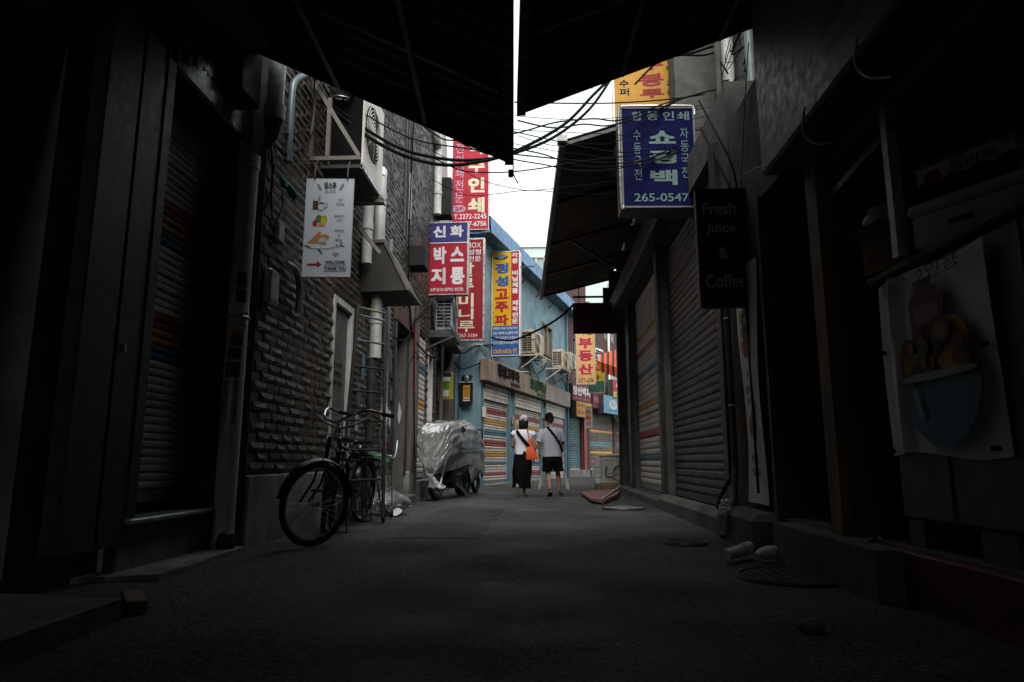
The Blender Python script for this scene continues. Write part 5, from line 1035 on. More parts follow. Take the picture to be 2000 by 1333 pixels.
# ============================================================ BICYCLES (local +y forward, origin on the ground under the bottom bracket)
def bicycle(label,loc,rz,lean=0,steer=0,basket=False,front_only=False):
    t=thing('bicycle',label,'bicycle',loc,rz,'old bicycles leaning by the brick wall'); t.rotation_euler=(0,R(lean),R(rz)); t.scale=(1.08,1.08,1.1)
    r=.335; fy=.60; ry=-.50; hd=Vector((0,.42,.86)) 
    def wheel(y,st):
        mt=Matrix.Translation((0,y,r))@Matrix.Rotation(R(st),4,'Z')
        def T(mb): mb.v=[tuple(mt@Vector(p)) for p in mb.v]; return mb
        wh=part('wheel',T(MB().tube([(-.04,0,0),(.04,0,0)],.02,10)),'steel',t,smooth=True)
        part('tyre',T(MB().torus((0,0,0),(1,0,0),r-.02,.022,40,8)),'rubber',wh,smooth=True)
        part('rim',T(MB().torus((0,0,0),(1,0,0),r-.05,.012,40,6)),'chrome',wh,smooth=True)
        sp=MB()
        for i in range(28):
            a=i*2*math.pi/28; o=.03 if i%2 else -.03; sp.tube([(o,.015*math.cos(a+1),.015*math.sin(a+1)),(0,(r-.055)*math.cos(a),(r-.055)*math.sin(a))],.0018,4,cap=False)
        part('spokes',T(sp),'steel',wh)
        V=[]
        rings=[]
        for i in range(17):
            a=R(-15+i*(200/16)) if y<0 else R(5+i*(165/16)); rr=r+.035
            c=Vector((0,-rr*math.cos(a) if y<0 else rr*math.cos(a),rr*math.sin(a)))
            rings.append([c+Vector((dx,0,0))-c.normalized()*(abs(dx)*.5) for dx in (-.035,-.02,0,.02,.035)])
        q=MB(); 
        for i in range(16):
            o=i*5
        q.add([p for g_ in rings for p in g_],[(i*5+j,i*5+j+1,i*5+6+j,i*5+5+j) for i in range(16) for j in range(4)])
        part('mudguard',T(q),'black_gloss',t,smooth=True)
        return T
    T=wheel(fy,steer); wheel(ry,0)
    fr=MB(); bb=Vector((0,-.05,.29)); st=Vector((0,-.24,.82)); h1=Vector((0,.40,.88)); h2=Vector((0,.45,.66)); ra=Vector((0,ry,r))
    fr.tube([bb,st],.016,8).tube([h1,h2],.019,8).tube([h2,bb],.019,8).tube([h1-Vector((0,0,.05)),st-Vector((0,-.02,.06))],.016,8)
    for s in (-1,1): fr.tube([bb+Vector((s*.03,0,0)),ra+Vector((s*.06,0,0))],.010,6).tube([st+Vector((s*.015,0,-.05)),ra+Vector((s*.06,0,0))],.009,6)
    part('frame',fr,'black_gloss',t,smooth=True)
    fk=MB()
    mt=Matrix.Translation((0,fy,r))@Matrix.Rotation(R(steer),4,'Z')@Matrix.Translation((0,-fy,-r))
    mt=Matrix.Translation((0,.45,0))@Matrix.Rotation(R(steer),4,'Z')@Matrix.Translation((0,-.45,0))
    for s in (-1,1): fk.tube([mt@Vector(p) for p in ((s*.05,.46,.68),(s*.055,.5,.5),(s*.055,.6,r))],.011,6)
    fk.tube([mt@Vector((-.05,.46,.69)),mt@Vector((.05,.46,.69))],.015,6)
    part('fork',fk,'chrome' if False else 'black_gloss',t,smooth=True)
    hb=MB().tube([mt@Vector((0,.41,.85)),mt@Vector((0,.37,1.0))],.013,8).tube([mt@Vector(p) for p in smooth_path([(-.30,.14,1.12),(-.27,.30,1.13),(-.14,.42,1.05),(0,.40,1.01),(.14,.42,1.05),(.27,.30,1.13),(.30,.14,1.12)])],.012,8)
    part('handlebar',hb,'chrome' if not basket else 'dark_metal',t,smooth=True)
    for s in (-1,1):
        part('grip',MB().tube([mt@Vector((s*.30,.15,1.12)),mt@Vector((s*.305,.03,1.115))],.018,8),'rubber',t,smooth=True)
        part('brake_lever',MB().tube([mt@Vector((s*.27,.26,1.10)),mt@Vector((s*.25,.10,1.06))],.006,5),'dark_metal' if basket else 'chrome',t)
    sd=MB().loft([[Vector((x*w_,y,z)) for x,z in ((-1,0.86+dz),(-.8,.895+dz),(0,.905+dz),(.8,.895+dz),(1,.86+dz),(0,.85+dz))] for y,w_,dz in ((-.40,.06,.01),(-.36,.11,.015),(-.28,.10,0),(-.18,.05,0),(-.08,.025,0),(-.05,.015,-.01))])
    part('saddle',sd,'black_gloss',t,smooth=True)
    rk=MB()
    for x in (-.09,-.03,.03,.09): rk.tube([(x,-.28,.70),(x,-.82,.70)],.006,5)
    for y in (-.3,-.55,-.8): rk.tube([(-.09,y,.70),(.09,y,.70)],.006,5)
    for s in (-1,1): rk.tube([(s*.09,-.75,.70),(s*.07,ry,r)],.006,5)
    part('carrier',rk,'black',t)
    part('kickstand',MB().tube([(-.12,-.56,.0),(-.07,ry,r)],.008,5).tube([(.12,-.56,.0),(.07,ry,r)],.008,5).tube([(-.14,-.56,.008),(.14,-.56,.008)],.008,5),'dark_metal',t)
    part('chain_guard',MB().box(.04,.05,-.5,.08,.27,.36,c=.004),'black_gloss',t)
    for s,dz in ((-1,-.12),(1,.12)): part('pedal',MB().tube([(s*.05,-.05,.29),(s*.07,-.02,.29+dz)],.008,5).box(min(s*.07,s*.16),max(s*.07,s*.16),-.05,.02,.275+dz,.295+dz),'rubber',t)
    if basket:
        bk=MB()
        for z in (.70,.78,.86,.94): 
            w_=.13+.03*(z-.7)/.24; bk.tube([mt@Vector(p) for p in ((-w_,.50,z),(w_,.50,z),(w_,.78,z),(-w_,.78,z))],.004,4,closed=True)
        for i in range(9):
            for y in (.5,.78): x=-.13+i*.0325; bk.tube([mt@Vector((x,y,.70)),mt@Vector((x*1.25,y,.94))],.002,4)
        part('basket',bk,'dark_metal',t)
    return t
bicycle('nearest old black bicycle with its big front wheel turned toward the alley',(-2.14,6.78,0),187,lean=-6,steer=-42)
bicycle('second old bicycle standing behind the nearest one, with wire basket',(-2.30,8.05,0),176,lean=-4,steer=20,basket=True)
# green turf scrap and handcart frame seen between bicycles and ladder
t=thing('hand_cart','steel hand cart with green turf mat thrown over its deck behind the bicycles','cart',(-2.22,8.9,0),5)
ct=MB()
for s in (-1,1): ct.tube(smooth_path([(s*.24,-.5,.82),(s*.24,.3,.78),(s*.25,.5,.85),(s*.25,.62,1.02)]),.014,8)
for y in (-.4,-.1,.2): ct.tube([(-.24,y,.81),(.24,y,.81)],.010,6)
for s in (-1,1):
    for y in (-.45,.3): ct.tube([(s*.24,y,.8),(s*.24,y,.12)],.012,6)
part('frame',ct,'galv',t,smooth=True)
part('deck_mat',MB().grid(lambda u,v:(-.23+.46*u,-.55+.85*v,.83+.03*math.sin(u*5)+.02*math.sin(v*9)-.10*(abs(u-.5)*2)**4),10,14),'green_turf',t,smooth=True)
for s in (-1,1):
    for y in (-.45,.3): part('caster',MB().torus((s*.24,y,.06),(1,0,0),.04,.02,14,6),'rubber',t,smooth=True)
wb=MB()
for i in range(16):
    x0=-.2+random.uniform(0,.4); wb.tube(smooth_path([(x0*.5,-.5+random.uniform(-.1,.1),.75),(x0,-.5+random.uniform(-.1,.1),.4),(x0*1.3,-.55+random.uniform(-.15,.1),.12)]),.006,4)
part('hanging_wires',wb,'dark_metal',t,kind='stuff')
# ladder
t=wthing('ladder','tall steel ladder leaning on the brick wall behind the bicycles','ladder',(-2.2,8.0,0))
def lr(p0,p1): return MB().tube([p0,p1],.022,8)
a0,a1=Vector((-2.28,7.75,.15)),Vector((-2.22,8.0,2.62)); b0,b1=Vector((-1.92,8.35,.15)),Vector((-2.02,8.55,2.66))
part('rail',lr(a0,a1),'dark_brown',t,smooth=True); part('rail',lr(b0,b1),'dark_brown',t,smooth=True)
for i,f in enumerate((.15,.29,.43,.57,.69,.82,.945,.985)): part('rung',MB().tube([a0.lerp(a1,f),b0.lerp(b1,f)],.014,8),'galv' if f>.8 else 'dark_brown',t,smooth=True)  # rails and lower rungs coloured dark for the shade; top rungs keep bare steel
part('tape',MB().tube([a0.lerp(b0,.5).lerp(a1.lerp(b1,.5),.985)-(b0-a0)*.08,a0.lerp(b0,.5).lerp(a1.lerp(b1,.5),.985)+(b0-a0)*.08],.017,8),'p_lyellow',t)
# broom, plastic bags, crumpled things
solo('wooden_pole',MB().tube([(-2.38,9.9,1.5),(-2.18,10.1,.02)],.016,8),'wood','wooden broom handle leaning in the corner by the plastic bag','pole',smooth=True)
def bagmesh(c,rx,ry,h,seed):
    mb=MB()
    def fn(u,v):
        a=2*math.pi*v; prof=math.sin(min(1,u*1.15)*math.pi*.92+.08)**.7 if u<.87 else .25+.3*(u-.87)
        rr=prof*(1+.16*math.sin(5*a+seed+u*4)+.10*math.sin(11*a+seed*2))
        return (c[0]+rx*rr*math.cos(a),c[1]+ry*rr*math.sin(a),c[2]+h*u*(1-.06*math.sin(3*a)))
    return mb.grid(fn,18,40)
mt_=bagmesh((-2.22,9.95,0),.30,.34,.36,1.0)
solo('plastic_bag',mt_,'film','heap of clear plastic bag on the asphalt at the wall foot behind the bicycles','bag',smooth=True)
solo('white_scrap',MB().grid(lambda u,v:(-2.28+.32*u,9.58+.2*v,.05+.05*math.sin(u*6)*math.cos(v*5)),8,8),'bag_white','crumpled white scrap lying in front of the clear plastic heap','rubbish')
solo('rag',MB().add([(-2.42,10.2,1.75),(-2.38,10.15,1.72),(-2.30,10.2,1.45),(-2.36,10.2,1.2),(-2.44,10.2,1.3)],[(0,1,2,3,4)]),'p_white','white torn paper hanging on the pipe above the plastic heap','rag')
solo('rag',MB().add([(-2.45,11.6,1.75),(-2.40,11.6,1.55),(-2.44,11.6,1.35),(-2.47,11.6,1.5)],[(0,1,2,3)]),'p_white','small torn white poster scrap beside the dark doorway','rag')
solo('wire_loop',MB().tube(smooth_path([(-2.3,9.9,.85),(-2.36,9.9,1.15),(-2.28,9.9,1.3),(-2.2,9.9,1.15),(-2.3,9.9,.9),(-2.32,9.9,.6)]),.008,6),'steel','bent steel wire loop hanging behind the cart','wire')

# ============================================================ COVERED MOTORCYCLE
t=thing('motorcycle','dark delivery motorcycle under a clear sheet, parked at the left wall','motorcycle',(-1.85,14.25,0),164.3)
def whl(y,r):
    wh=part('wheel',MB().torus((0,y,r),(1,0,0),r-.055,.055,30,10),'rubber',t,smooth=True); part('rim',MB().torus((0,y,r),(1,0,0),r-.12,.018,30,6),'steel',wh,smooth=True)
    q=MB(); 
    for i in range(6): a=i*1.047; q.bar((0,y,r),(0,y+(r-.12)*math.cos(a),r+(r-.12)*math.sin(a)),.03)
    part('spokes',q,'dark_metal',wh)
whl(.82,.31); whl(-.62,.30)
part('body',MB().loft([[Vector((x*w_,y,zc+z*h_)) for x,z in ((-1,0),(-.8,.7),(0,1),(.8,.7),(1,0),(.6,-.9),(0,-1),(-.6,-.9))] for y,w_,zc,h_ in ((.45,.10,.72,.14),(.3,.17,.72,.22),(.05,.17,.62,.24),(-.2,.14,.62,.2),(-.5,.14,.66,.14),(-.85,.08,.70,.08))]),'black_gloss',t,smooth=True)
part('engine',MB().box(-.16,.16,-.18,.26,.2,.52,c=.05),'dark_metal',t); part('leg_shield',MB().box(-.26,.26,.36,.44,.3,.85,c=.03),'black_gloss',t)
part('seat',MB().box(-.14,.14,-.75,.08,.78,.9,c=.05),'rubber',t); part('fork',MB().tube([(-.09,.48,.9),(-.09,.82,.31)],.025,8).tube([(.09,.48,.9),(.09,.82,.31)],.025,8),'steel',t,smooth=True)
part('mudguard',MB().box(-.08,.08,.6,1.0,.62,.66,c=.015),'black_gloss',t); part('headlight',MB().tube([(0,.5,.98),(0,.62,.97)],[.10,.085],16),'chrome',t,smooth=True)
part('handlebar',MB().tube([(-.38,.30,1.12),(-.1,.45,1.08),(.1,.45,1.08),(.38,.30,1.12)],.014,8),'steel',t)
part('hand_guard',MB().box(-.42,-.24,.36,.44,.98,1.18,c=.03).box(.24,.42,.36,.44,.98,1.18,c=.03),'p_slate',t)
part('mirror',MB().tube([(-.22,.4,1.1),(-.34,.36,1.34)],.007,6).tube([(-.36,.35,1.36),(-.36,.38,1.36)],.06,12),'black_gloss',t); part('mirror',MB().tube([(.22,.4,1.1),(.34,.36,1.34)],.007,6).tube([(.36,.35,1.36),(.36,.38,1.36)],.06,12),'black_gloss',t)
part('cargo_rack',MB().bar((-.26,-.3,.92),(-.26,-1.0,.92),.025).bar((.26,-.3,.92),(.26,-1.0,.92),.025).bar((-.26,-1.0,.92),(.26,-1.0,.92),.025).bar((-.26,-1.0,.92),(-.26,-1.0,1.42),.03).bar((.26,-1.0,.92),(.26,-1.0,1.42),.03).bar((-.26,-1.0,1.42),(.26,-1.0,1.42),.03).bar((-.26,-1.0,.4),(-.26,-1.0,.92),.03),'black',t)
part('exhaust',MB().tube([(.16,.1,.25),(.2,-.3,.28),(.22,-.9,.36)],[.02,.05,.055],10),'steel',t,smooth=True)
part('side_stand',MB().bar((-.15,-.05,.28),(-.32,.0,.0),.025).bar((-.2,.4,.35),(-.55,.38,.02),.02),'dark_metal',t)
# draped sheet
CT=[(0,-2.13,13.10,.07,.50,.40),(.08,-2.13,13.05,.10,.62,.44),(.2,-2.12,13.08,.20,.90,.50),(.34,-2.10,13.12,.37,1.30,.50),(.46,-2.06,13.25,.43,1.47,.52),(.58,-1.98,13.6,.44,1.53,.56),(.72,-1.83,14.2,.43,1.54,.68),(.86,-1.74,14.7,.43,1.58,.56),(1,-1.60,15.15,.36,1.36,.42)]
def ip(u):
    for i in range(len(CT)-1):
        if u<=CT[i+1][0]+1e-9:
            f=(u-CT[i][0])/(CT[i+1][0]-CT[i][0]); f=f*f*(3-2*f)*.5+f*.5; return [CT[i][k]*(1-f)+CT[i+1][k]*f for k in range(1,6)]
def cov(u,v):
    cx,cy,w_,T_,B_=ip(u); a=math.pi*(1-v); c,s=math.cos(a),math.sin(a); e=.62
    x=math.copysign(abs(c)**e,c)*w_; z=B_+(T_-B_)*max(0,s)**e
    tt=(z-B_)/(T_-B_); pin=.72 if u<.5 else max(.05,.72-(u-.5)*1.9); x*=1-pin*(1-tt)**1.4; p=Vector((cx+x,cy+.27*x,z))
    fold=math.sin(v*46+3*math.sin(u*5))*.5+.5*math.sin(v*83+u*9)
    amp=.030*(.25+.75*(1-tt)**1.2)*(1-.5*u)*min(1,w_/.2); n=noise.noise(Vector((u*6,v*7,3)))*.05+noise.noise(Vector((u*13,v*15,9)))*.03
    nr=Vector((c,-.25,s)).normalized(); return p+nr*(fold*amp+n*min(1,w_/.3))
mb=MB().grid(cov,90,150)
o=solo('plastic_cover',mb,'film','wrinkled translucent plastic sheet tied over the parked motorcycle','cover',smooth=True)
tl=MB()
def tail(u,v): a=2*math.pi*v; r_=.045+.10*u*u; return (-2.13+r_*math.cos(a)*(1+.3*math.sin(4*a))+.14*u,13.02+r_*.6*math.sin(a),.47-.22*u+.02*math.sin(7*a))
part('tied_tail',MB().grid(tail,8,28),'film',o,smooth=True); part('tie_string',MB().torus((-2.13,13.05,.47),(0,.3,1),.065,.008,18,5),'bag_white',o)
# second scooter half hidden behind
t=thing('scooter','second scooter covered with a grey cloth right behind the sheeted motorcycle','scooter',(-1.72,15.9,0),165)
w1=part('wheel',MB().torus((0,.5,.24),(1,0,0),.19,.05,24,8),'rubber',t,smooth=True); w1=part('wheel',MB().torus((0,-.5,.24),(1,0,0),.19,.05,24,8),'rubber',t,smooth=True)
part('body',MB().loft([[Vector((x*w_,y,zc+z*h_)) for x,z in ((-1,0),(-.7,.8),(0,1),(.7,.8),(1,0),(.7,-.8),(0,-1),(-.7,-.8))] for y,w_,zc,h_ in ((.5,.08,.6,.3),(.42,.2,.6,.32),(.3,.1,.3,.08),(0,.12,.28,.08),(-.2,.17,.5,.25),(-.5,.16,.58,.18),(-.75,.08,.62,.08))]),'cab_grey',t,smooth=True)
part('seat',MB().box(-.13,.13,-.62,-.05,.74,.82,c=.03),'rubber',t); part('handlebar',MB().tube([(-.33,.35,1.02),(0,.42,1.0),(.33,.35,1.02)],.015,8),'black',t); part('mirror',MB().tube([(-.25,.38,1.02),(-.30,.36,1.25)],.007,6).tube([(-.32,.34,1.27),(-.32,.37,1.27)],.055,12),'black_gloss',t)
part('tail_lamp',MB().box(-.06,.06,.52,.56,.45,.52,c=.01),'p_red',t); part('exhaust',MB().tube([(.14,-.1,.22),(.18,-.75,.28)],.045,10),'chrome',t,smooth=True)

# ============================================================ PEOPLE
def skin_mesh(name,J,E,mt,parent):
    names=list(J); me=bpy.data.meshes.new(name); me.from_pydata([J[n][0] for n in names],[(names.index(a),names.index(b)) for a,b in E],[]); me.update()
    o=bpy.data.objects.new(name,me); md=o.modifiers.new('s','SKIN'); md.use_smooth_shade=True
    sv=me.skin_vertices[0].data
    for i,n in enumerate(names):
        r=J[n][1]; sv[i].radius=r if isinstance(r,tuple) else (r,r); sv[i].use_root=(n=='pelvis')
    sd=o.modifiers.new('d','SUBSURF'); sd.levels=2; sd.render_levels=2
    dg=tmp_graph(o); m2=bpy.data.meshes.new_from_object(o.evaluated_get(dg)); bpy.data.objects.remove(o); m2.materials.clear()
    for p in m2.polygons: p.use_smooth=True
    return put(name,m2,mt,parent)
def person_joints(P):
    J=dict(pelvis=(P['pelvis'],.125),waist=((0,0,P['pelvis'][2]+.15),(.12,.10)),chest=((0,.0,P['chest']),(.15,.11)),neck0=((0,-.01,P['chest']+.14),.06),neck=((P['hx']*.3,.0,P['chest']+.20),.052),
      head0=((P['hx']*.8,.015,P['chest']+.27),(.065,.07)),head=((P['hx'],.01,P['chest']+.345),(.078,.092)),crown=((P['hx'],.0,P['chest']+.41),(.065,.075)))
    fd=Vector(P['face']).normalized(); hc=Vector((P['hx'],.01,P['chest']+.325)); J['nose']=(tuple(hc+fd*.105),.012); 
    E=[('pelvis','waist'),('waist','chest'),('chest','neck0'),('neck0','neck'),('neck','head0'),('head0','head'),('head','crown'),('head','nose')]
    for s in ('L','R'):
        sh,el,wr=P['arm'+s]; hp,kn,an,toe=P['leg'+s]
        J['sh'+s]=(sh,.055);J['el'+s]=(el,.038);J['wr'+s]=(wr,.026)
        d=(Vector(wr)-Vector(el)).normalized(); pal=Vector(wr)+d*.06; J['palm'+s]=(tuple(pal),(.034,.018))
        E+=[('chest','sh'+s),('sh'+s,'el'+s),('el'+s,'wr'+s),('wr'+s,'palm'+s)]
        side=Vector((0,1,0)) 
        for k in range(4):
            q=pal+side*(-.026+.017*k)+d*.03; q2=q+d*(.035 if k in(1,2) else .028)+Vector((.012 if s=='L' else -.012,.0,0)); J[f'f{k}{s}']=(tuple(q),.009); J[f'g{k}{s}']=(tuple(q2),.0075); E+=[('palm'+s,f'f{k}{s}'),(f'f{k}{s}',f'g{k}{s}')]
        th=pal+side*.038-d*.01; J['th'+s]=(tuple(th+d*.02),.010); E+=[('palm'+s,'th'+s)]
        J['hp'+s]=(hp,.085);J['kn'+s]=(kn,.056);J['cf'+s]=(tuple(Vector(kn).lerp(Vector(an),.35)+Vector((0,-.015,0))),.055);J['an'+s]=(an,.036);J['toe'+s]=(toe,(.03,.035))
        E+=[('pelvis','hp'+s),('hp'+s,'kn'+s),('kn'+s,'cf'+s),('cf'+s,'an'+s),('an'+s,'toe'+s)]
    return J,E
def cloth(parent,name,rings,mt,n=28,fold=.012,seed=0,cap=False,thick=True):
    R_=[]
    for i,(cx,cy,z,rx,ry) in enumerate(rings):
        ring=[]
        for j in range(n):
            a=2*math.pi*j/n; k=1+fold/max(rx,.05)*(math.sin(5*a+z*6+seed)+.6*math.sin(9*a-z*11+seed*2))*.6
            ring.append(Vector((cx+rx*k*math.cos(a),cy+ry*k*math.sin(a),z)))
        R_.append(ring)
    return part(name,MB().loft(R_,cap=cap),mt,parent,smooth=True)
def sleeve(parent,name,a,b,r0,r1,mt,k=.05):
    a=Vector(a);b=Vector(b); return part(name,MB().tube([a-(b-a).normalized()*.03,a,a.lerp(b,.5),b],[r0*.75,r0,(r0+r1)/2,r1],14),mt,parent,smooth=True)
# --- woman
def rings_fine(K,n=4):
    out=[]
    for i in range(len(K)-1):
        for j in range(n): f=j/n; out.append(tuple(K[i][k]*(1-f)+K[i+1][k]*f for k in range(5)))
    out.append(K[-1]); return out
w_=thing('person','person in white sleeveless top, long black skirt and pale cap walking away','person',(-.46,14.9,-.02),-3); w_.rotation_euler=(R(-1.5),R(1.8),R(-8))
P=dict(pelvis=(0,0,.93),chest=1.27,hx=0,face=(0,1,0),armL=((-.185,0,1.34),(-.245,.03,1.07),(-.16,.22,1.02)),armR=((.185,0,1.34),(.26,-.02,1.07),(.24,.06,.84)),
  legL=((-.09,0,.88),(-.08,.04,.5),(-.06,-.16,.20),(-.06,-.10,.05)),legR=((.09,0,.88),(.07,.04,.48),(.05,.0,.08),(.05,.14,.03)))
J,E=person_joints(P); skin_mesh('body',J,E,'skin',w_)
cloth(w_,'top',rings_fine([(0,0,.90,.195,.15),(0,0,1.0,.185,.145),(0,0,1.12,.175,.14),(0,0,1.25,.205,.15),(0,0,1.35,.225,.135),(0,0,1.405,.18,.11),(0,0,1.44,.09,.085),(0,0,1.455,.07,.075)]),'cloth_white',w_ and w_,fold=0.009) if False else cloth(w_,'top',rings_fine([(0,0,.90,.195,.15),(0,0,1.0,.185,.145),(0,0,1.12,.175,.14),(0,0,1.25,.205,.15),(0,0,1.35,.225,.135),(0,0,1.405,.18,.11),(0,0,1.44,.09,.085),(0,0,1.455,.07,.075)]),'cloth_white')
cloth(w_,'skirt',rings_fine([(0,0,.98,.165,.13),(0,0,.90,.185,.15),(0,0,.75,.20,.165),(0,0,.5,.198,.165),(0,.01,.3,.195,.175),(0,.01,.19,.19,.175)]),'cloth_black',fold=.022,seed=2)
sleeve(w_,'sleeve',(-.19,0,1.36),(-.222,0,1.31),.068,.066,'cloth_white'); sleeve(w_,'sleeve',(.19,0,1.36),(.222,0,1.31),.068,.066,'cloth_white')
def cap(parent,c,mt,brim_dir,r=.105):
    c=Vector(c); q=MB().loft([[c+Vector((r*s_*math.cos(a)*.95,r*s_*math.sin(a)*1.08,z)) for a in [k*.3927 for k in range(16)]] for s_,z in ((1.0,-.03),(1.03,.0),(1.0,.035),(.86,.075),(.6,.10),(.25,.113),(.02,.116))])
    o=part('cap',q,mt,parent,smooth=True); bd=Vector(brim_dir).normalized(); sd=Vector((-bd.y,bd.x,0))
    V=[]; 
    for i in range(9):
        a=math.pi*i/8; V.append(c+bd*(.07+.0)+sd*math.cos(a)*.085+bd*math.sin(a)*.10+Vector((0,0,-.02-.02*math.sin(a))))
    V2=[v+Vector((0,0,-.008)) for v in V]; k=9
    part('brim',MB().add(V+V2,[tuple(range(9)),tuple(range(17,8,-1))]+[(i,(i+1)%9,9+(i+1)%9,9+i) for i in range(9)]),mt,o)
    return o
cz=1.27+.375
cap(w_,(0,0,cz),'cap_grey',(0,1,0)); 
cloth(w_,'hair',[(0,-.005,1.665,.095,.105),(0,-.012,1.60,.10,.105),(0,-.02,1.53,.103,.095),(0,-.025,1.46,.10,.08),(0,-.03,1.43,.085,.06)],'hair',fold=.005,cap=True)
part('cap_opening',MB().tube([(-.03,-.112,cz-.0),(0,-.118,cz+.012),(.03,-.112,cz)],.010,6),'hair',w_)
# crossbody strap and its pouch
def strap(parent,pts,wd,mt='cloth_black',th=.008):
    P_=smooth_path(pts,5); V=[]
    for i,p in enumerate(P_):
        d=(P_[min(i+1,len(P_)-1)]-P_[max(i-1,0)]).normalized(); o_=Vector((p.x,p.y,0)); o_=Vector((0,-1,0)) if p.y<0 else Vector((0,1,0)); s_=d.cross(o_).normalized()*wd/2
        V+=[p-s_,p+s_,p+s_+o_*th,p-s_+o_*th]
    n=len(P_); return part('crossbody_strap',MB().add(V,[(4*i+j,4*i+(j+1)%4,4*i+4+(j+1)%4,4*i+4+j) for i in range(n-1) for j in range(4)]+[(0,1,2,3),(4*n-4,4*n-3,4*n-2,4*n-1)]),mt,parent)
strap(w_,[(-.13,.02,1.41),(-.125,-.10,1.40),(-.06,-.155,1.31),(.03,-.165,1.21),(.12,-.165,1.11),(.19,-.12,1.04),(.21,0,1.0)],.065)
def shoe(parent,an,toe,tilt=0):
    a=Vector(an);d=(Vector(toe)-a); yv=Vector((d.x,d.y,0)).normalized() if tilt==0 else d.normalized()
    rot=yv.to_track_quat('Y','Z').to_matrix().to_4x4(); mt=Matrix.Translation(a)@rot
    S_=[(-.07,.026,.0,.055),(-.05,.036,.0,.085),(0,.038,0,.075),(.06,.043,0,.055),(.12,.045,0,.045),(.165,.034,.0,.035),(.185,.012,.005,.02)]
    o=part('shoe',MB().loft([[mt@Vector((x*w2,y,-.075+z0+(h2 if up else 0)*zz)) for x,up,zz in ((-1,0,0),(-1,1,.5),(-.6,1,1),(.6,1,1),(1,1,.5),(1,0,0))] for y,w2,z0,h2 in S_]),'shoe',parent,smooth=True)
    part('sole',MB().loft([[mt@Vector((x*(w2+.004),y,-.095+z)) for x,z in ((-1,0),(-1,.022),(1,.022),(1,0))] for y,w2,z0,h2 in S_]),'sole',o)
shoe(w_,(-.06,-.13,.17),(-.055,-.09,.02),tilt=1); shoe(w_,(.05,.0,.095),(.05,.14,.095))
# tote bag hung from her shoulder
tb=thing('tote_bag','bright orange tote bag hanging from the shoulder of the person in the skirt','bag',(-.27,14.78,.75),-3)
part('bag_body',MB().loft([[Vector((cx+w2*math.cos(a),d2*math.sin(a)+.01*math.sin(3*a),z)) for a in [k*.3927 for k in range(16)]] for cx,w2,d2,z in ((.03,.115,.035,.02),(.03,.12,.05,.05),(.02,.105,.055,.16),(.0,.07,.045,.28),(-.015,.045,.03,.38),(-.02,.03,.02,.44))]),'tote',tb,smooth=True)
part('bag_strap',MB().bar((-.02,0,.42),(-.035,.0,.56),.05,.012).bar((-.035,.0,.56),(-.055,-.01,.66),.03,.012).bar((-.055,-.01,.66),(-.05,.10,.68),.03,.012),'tote',tb)
part('bag_corner',MB().add([(.09,0,.03),(.17,.0,.035),(.165,.02,.05),(.12,.0,.12),(.10,.02,.1)],[(0,1,3),(1,2,3),(0,3,4),(0,1,2)]),'tote',tb)
# --- man
mn=thing('person','person in light grey shirt, black shorts and black cap walking away, head turned left','person',(.24,15.3,-.01),2); mn.rotation_euler=(R(-2),R(-1.5),R(9))
P=dict(pelvis=(0,0,.94),chest=1.33,hx=-.035,face=(-1,.35,-.05),armL=((-.20,0,1.40),(-.285,-.01,1.12),(-.275,.06,.86)),armR=((.20,0,1.40),(.27,.05,1.13),(.16,.22,1.0)),
  legL=((-.10,0,.90),(-.11,.0,.49),(-.10,-.14,.14),(-.11,-.02,.05)),legR=((.10,0,.90),(.13,.12,.5),(.14,.12,.09),(.21,.23,.05)))
J,E=person_joints(P); bd=skin_mesh('body',J,E,'skin',mn)
hc=Vector((-.035,.01,1.33+.335))
part('ear',MB().tube([hc+Vector((.01,-.075,-.015)),hc+Vector((.0,-.095,.005)),hc+Vector((.005,-.088,.03))],[.01,.016,.01],8),'skin',mn,smooth=True)
cloth(mn,'shirt',rings_fine([(0,0,.845,.225,.165),(0,0,.95,.215,.16),(0,0,1.1,.21,.155),(0,0,1.25,.222,.155),(0,0,1.38,.235,.14),(0,0,1.445,.19,.115),(0,0,1.50,.10,.09),(-.01,0,1.53,.065,.07)]),'cloth_grey',fold=.016,seed=1)
sleeve(mn,'sleeve',(-.20,0,1.42),(-.285,-.01,1.17),.078,.085,'cloth_grey'); sleeve(mn,'sleeve',(.20,0,1.42),(.265,.03,1.19),.078,.082,'cloth_grey')
part('collar',MB().tube(smooth_path([(-.07,.03,1.50),(-.05,-.07,1.515),(.0,-.085,1.52),(.05,-.07,1.515),(.07,.03,1.50)]),.018,6),'cloth_grey',mn,smooth=True)
cloth(mn,'shorts',rings_fine([(-.0,0,.95,.19,.14),(0,0,.86,.215,.155),(0,0,.78,.225,.165),(0,0,.74,.228,.165)]),'cloth_black',fold=.008,cap=True)
for s in (-1,1): cloth(mn,'shorts_leg',rings_fine([(s*.105,0,.80,.115,.15),(s*.115,.01,.65,.115,.135),(s*.125,.02,.52,.112,.125)]),'cloth_black',fold=.006,seed=s)
cap(mn,hc+Vector((0,0,.045)),'cloth_black',(-1,.35,0),r=.10)
cloth(mn,'hair',[(hc.x+.012,-.012,hc.z+.05,.088,.092),(hc.x+.018,-.02,hc.z,.085,.088),(hc.x+.022,-.022,hc.z-.05,.07,.075)],'hair',fold=.003,cap=True)
part('glasses',MB().tube([hc+Vector((-.10,.05,.0)),hc+Vector((-.07,-.07,.005)),hc+Vector((-.0,-.09,.01))],.004,5),'black',mn)
strap(mn,[(-.10,.02,1.51),(-.095,-.09,1.49),(-.02,-.165,1.38),(.07,-.18,1.25),(.15,-.155,1.12),(.20,-.10,1.0),(.225,0,.92)],.045)
